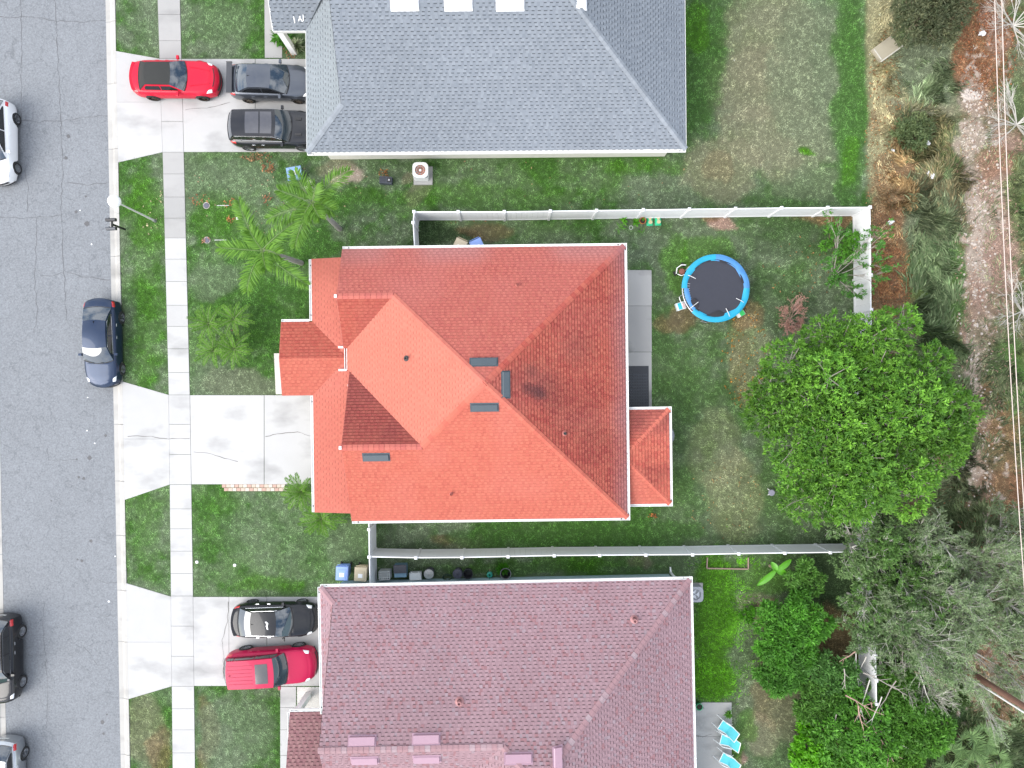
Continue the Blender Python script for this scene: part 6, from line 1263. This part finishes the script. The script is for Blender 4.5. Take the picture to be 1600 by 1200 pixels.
# ------------------------------------------------------------------ grass, tall grass and fallen leaves
def paved_mask(x, y):
    m = np.zeros(len(x), bool)
    for p in PAVED: m |= inside(p, x, y, .0)
    return m
def lawn(n):
    x = rng.uniform(-22.5, 31, n); y = rng.uniform(-23.8, 23.8, n); px = 800+x*F/H; py = 600-y*F/H
    k = (px > kerb_r(py)+1.0) & ~paved_mask(x, y); k &= ~((px > np.vectorize(walk_l)(py)-1) & (px < np.vectorize(walk_r)(py)+1)); x, y = x[k], y[k]
    C = ground_col(x, y); lum = C @ np.array([.3, .6, .1]); k = rng.rand(len(x)) < np.clip(1.35-lum*3.2, .06, 1); x, y, C, lum = x[k], y[k], C[k], lum[k]; n = len(x)
    v = np.exp(rng.randn(n)*.28+(vnoise(x, y, .15, 44)-.5)*1.5)[:, None]; pale = (rng.rand(n) < .10)[:, None]; C = C*1.58*v; C = np.where(pale, C*.6+np.array([.115, .15, .085])*.6, C)
    a = rng.uniform(0, 2*math.pi, n)+1.5*fnoise(x, y, .9, 14, 2); L = rng.uniform(.06, .13, n); w = rng.uniform(.016, .03, n); h = rng.uniform(.02, .075, n); d = np.stack([np.cos(a), np.sin(a)], 1); s = np.stack([-d[:, 1], d[:, 0]], 1)
    b = np.stack([x, y], 1); z0 = np.full(n, .0); V = np.empty((n, 3, 3)); V[:, 0, :2] = b+s*w[:, None]/2; V[:, 1, :2] = b-s*w[:, None]/2; V[:, 2, :2] = b+d*L[:, None]; V[:, 0, 2] = V[:, 1, 2] = z0; V[:, 2, 2] = h
    me = npmesh('lawn_grass', V.reshape(-1, 3), np.arange(3*n).reshape(n, 3), np.clip(np.repeat(C, 3, 0), .003, .8)); me.materials.append(BLADE); o = link(bpy.data.objects.new('lawn_grass', me)); tag(o, 'short patchy green lawn grass between the houses and the street', 'grass', kind='stuff')
lawn(1050000)
def tall():
    Vs, Cs = [], []
    for (bx, by, rx, ry, n, L, ang0, ca, cb) in ((1458, 450, 32, 80, 8000, .65, 1.2, A3(.06, .10, .045), A3(.16, .20, .11)), (1452, 340, 36, 50, 4400, .6, .6, A3(.08, .11, .06), A3(.22, .25, .15)), (1445, 225, 36, 50, 4000, .5, .3, A3(.06, .085, .035), A3(.22, .19, .10)), (1455, 130, 36, 34, 3600, .45, .8, A3(.09, .13, .065), A3(.21, .25, .15)), (1412, 280, 20, 70, 1800, .45, 2.0, A3(.15, .09, .04), A3(.30, .23, .12)), (1490, 560, 20, 70, 2400, .5, 1.2, A3(.06, .095, .045), A3(.14, .18, .09)), (1470, 290, 36, 40, 2400, .6, 1.0, A3(.07, .08, .045), A3(.19, .16, .09)), (1390, 430, 26, 50, 1800, .22, .9, A3(.17, .08, .035), A3(.30, .17, .08)), (1570, 600, 40, 120, 2200, .4, .9, A3(.05, .075, .035), A3(.13, .14, .08)), (1592, 330, 20, 130, 1000, .35, .9, A3(.06, .09, .04), A3(.15, .17, .09)), (1552, 330, 24, 160, 700, .25, .9, A3(.07, .10, .05), A3(.2, .2, .12)), (1382, 130, 24, 130, 4200, .22, .7, A3(.20, .18, .10), A3(.36, .33, .20)), (1388, 320, 22, 60, 1800, .2, .7, A3(.22, .14, .07), A3(.34, .26, .15)), (1540, 60, 36, 60, 1500, .22, .9, A3(.15, .06, .03), A3(.26, .12, .07)), (1510, 700, 34, 130, 2600, .4, 1.2, A3(.045, .06, .03), A3(.11, .12, .07)), (1560, 1060, 50, 60, 1600, .35, .7, A3(.15, .09, .05), A3(.26, .2, .13)), (1500, 800, 60, 50, 2600, .5, 1.0, A3(.06, .09, .04), A3(.14, .17, .09)), (1420, 1000, 120, 90, 3400, .45, 1.0, A3(.045, .085, .025), A3(.11, .16, .06)), (1560, 1160, 50, 50, 2400, .5, .8, A3(.05, .08, .03), A3(.12, .15, .08)), (1590, 900, 24, 120, 1800, .5, .8, A3(.04, .06, .025), A3(.10, .12, .06)), (1140, 960, 46, 90, 4200, .14, .5, LUSH, LUSH*1.9), (1120, 1060, 40, 50, 1800, .14, .5, LUSH, LUSH*1.9), (1136, 880, 46, 8, 700, .2, .5, LUSH, LUSH*2)):
        r = np.abs(rng.randn(n))**.7*.72; a = rng.rand(n)*2*math.pi; px = bx+rx*r*np.cos(a); py = by+ry*r*np.sin(a); x = (px-800)*H/F; y = (600-py)*H/F
        k = ~paved_mask(x, y) & ((px > 1362) | (bx < 1300)) & (fnoise(x, y, .9, 48, 3) > .40); x, y = x[k], y[k]; n = len(x); th = ang0+(fnoise(x, y, 1.6, 16, 3)-.5)*7+rng.randn(n)*.35; ln = L*rng.uniform(.5, 1.15, n); h = ln*rng.uniform(.08, .38, n); d = np.stack([np.cos(th), np.sin(th)], 1); s = np.stack([-d[:, 1], d[:, 0]], 1)*rng.uniform(.009, .018, n)[:, None]; b = np.stack([x, y], 1)
        t = rng.rand(n)[:, None]; C = (ca*(1-t)+cb*t)*1.8*np.exp(rng.randn(n)*.25+(vnoise(x, y, .6, 46)-.5)*.8)[:, None]; V = np.empty((n, 4, 3)); V[:, 0, :2] = b-s; V[:, 1, :2] = b+s; mid = b+d*ln[:, None]*.45; V[:, 0, 2] = V[:, 1, 2] = 0; V[:, 2, :2] = b+d*ln[:, None]; V[:, 2, 2] = h*.75; V[:, 3, :2] = mid-s*.8; V[:, 3, 2] = h; Vs.append(V.reshape(-1, 3)); Cs.append(np.repeat(C, 4, 0))
    V = np.concatenate(Vs); me = npmesh('tall_grass', V, np.arange(len(V)).reshape(-1, 4), np.concatenate(Cs)); me.materials.append(BLADE); o = link(bpy.data.objects.new('tall_grass', me)); tag(o, 'swirling tall wild grass and weeds beyond the back fence', 'grass', kind='stuff')
tall()
def litter():
    P, C = [], []
    for (bx, by, rx, ry, n, c) in ((400, 246, 26, 7, 90, A3(.30, .17, .08)), (418, 262, 10, 8, 60, A3(.30, .14, .06)), (313, 312, 14, 10, 30, A3(.34, .14, .06)), (360, 317, 12, 6, 22, A3(.38, .15, .05)), (361, 343, 6, 5, 26, A3(.42, .17, .06)), (322, 375, 6, 6, 20, A3(.4, .18, .12)), (418, 312, 6, 8, 18, A3(.30, .12, .06)), (600, 271, 8, 6, 30, A3(.34, .15, .05)), (735, 345, 60, 8, 16, A3(.3, .14, .06)), (1165, 560, 40, 80, 150, A3(.38, .18, .03)), (1130, 780, 60, 60, 60, A3(.3, .2, .08)), (1018, 806, 7, 3, 16, A3(.36, .12, .03)), (1250, 420, 60, 50, 50, A3(.3, .16, .06)), (1540, 80, 50, 80, 900, A3(.26, .10, .04)), (1385, 440, 40, 60, 600, A3(.24, .10, .04)), (1540, 400, 50, 300, 900, A3(.34, .22, .16)), (1380, 250, 30, 200, 500, A3(.26, .13, .05)), (450, 300, 160, 70, 70, A3(.36, .27, .16)), (240, 330, 20, 40, 24, A3(.4, .36, .2)), (880, 255, 200, 70, 40, A3(.3, .2, .1)), (1510, 830, 80, 60, 160, A3(.24, .10, .05)), (1420, 1080, 100, 60, 160, A3(.2, .10, .05)), (455, 80, 10, 14, 40, A3(.3, .13, .06))):
        a = rng.rand(n)*6.28; r = np.sqrt(rng.rand(n)); px = bx+rx*r*np.cos(a); py = by+ry*r*np.sin(a); P.append(np.stack([(px-800)*H/F, (600-py)*H/F, rng.uniform(.04, .09, n)], 1)); C.append(c*.62*np.exp(rng.randn(n, 1)*.35))
    P = np.concatenate(P); C = np.concatenate(C); n = len(P); k = ~paved_mask(P[:, 0], P[:, 1]); P, C = P[k], C[k]; n = len(P); D = unit(np.stack([rng.randn(n), rng.randn(n), rng.randn(n)*.2], 1)); F_ = Fol(); F_.add(*kites(P, D, rng.uniform(.07, .16, n), rng.uniform(.04, .09, n), C)); o = F_.build('fallen_leaves', LEAF, None, 'stuff'); tag(o, 'scattered dry brown and orange fallen leaves on the grass', 'leaves')
    # pale stones on the trail
    n = 330; x0 = rng.choice([1512, 1522, 1532, 1545, 1530, 1525], n)+rng.randn(n)*12; y0 = rng.uniform(130, 790, n); m = MB()
    for a, b_ in zip(x0, y0):
        p = W(a, b_); r = random.uniform(.03, .10); m.lathe([(0, r*.5), (r*.7, r*.35), (r, 0)], 5, (p.x, p.y, 0), col=None)
    o = m.build('trail_stones', mat('pale_stone', (.40, .35, .31), .9, var=.2, vscale=5), None, False, False, 'stuff'); tag(o, 'pale limestone rubble strewn along the sandy trail', 'stones')
    m = MB()
    for i in range(60): p = W(random.gauss(1516, 9), random.gauss(150, 3)); r = random.uniform(.06, .14); m.lathe([(0, r*.8), (r*.8, r*.5), (r, 0)], 6, (p.x, p.y, 0))
    o = m.build('rubble_heap', MATS['pale_stone'], None, False, False, 'stuff'); tag(o, 'small heap of white rubble beside the trail', 'rubble')
random.seed(8); litter()
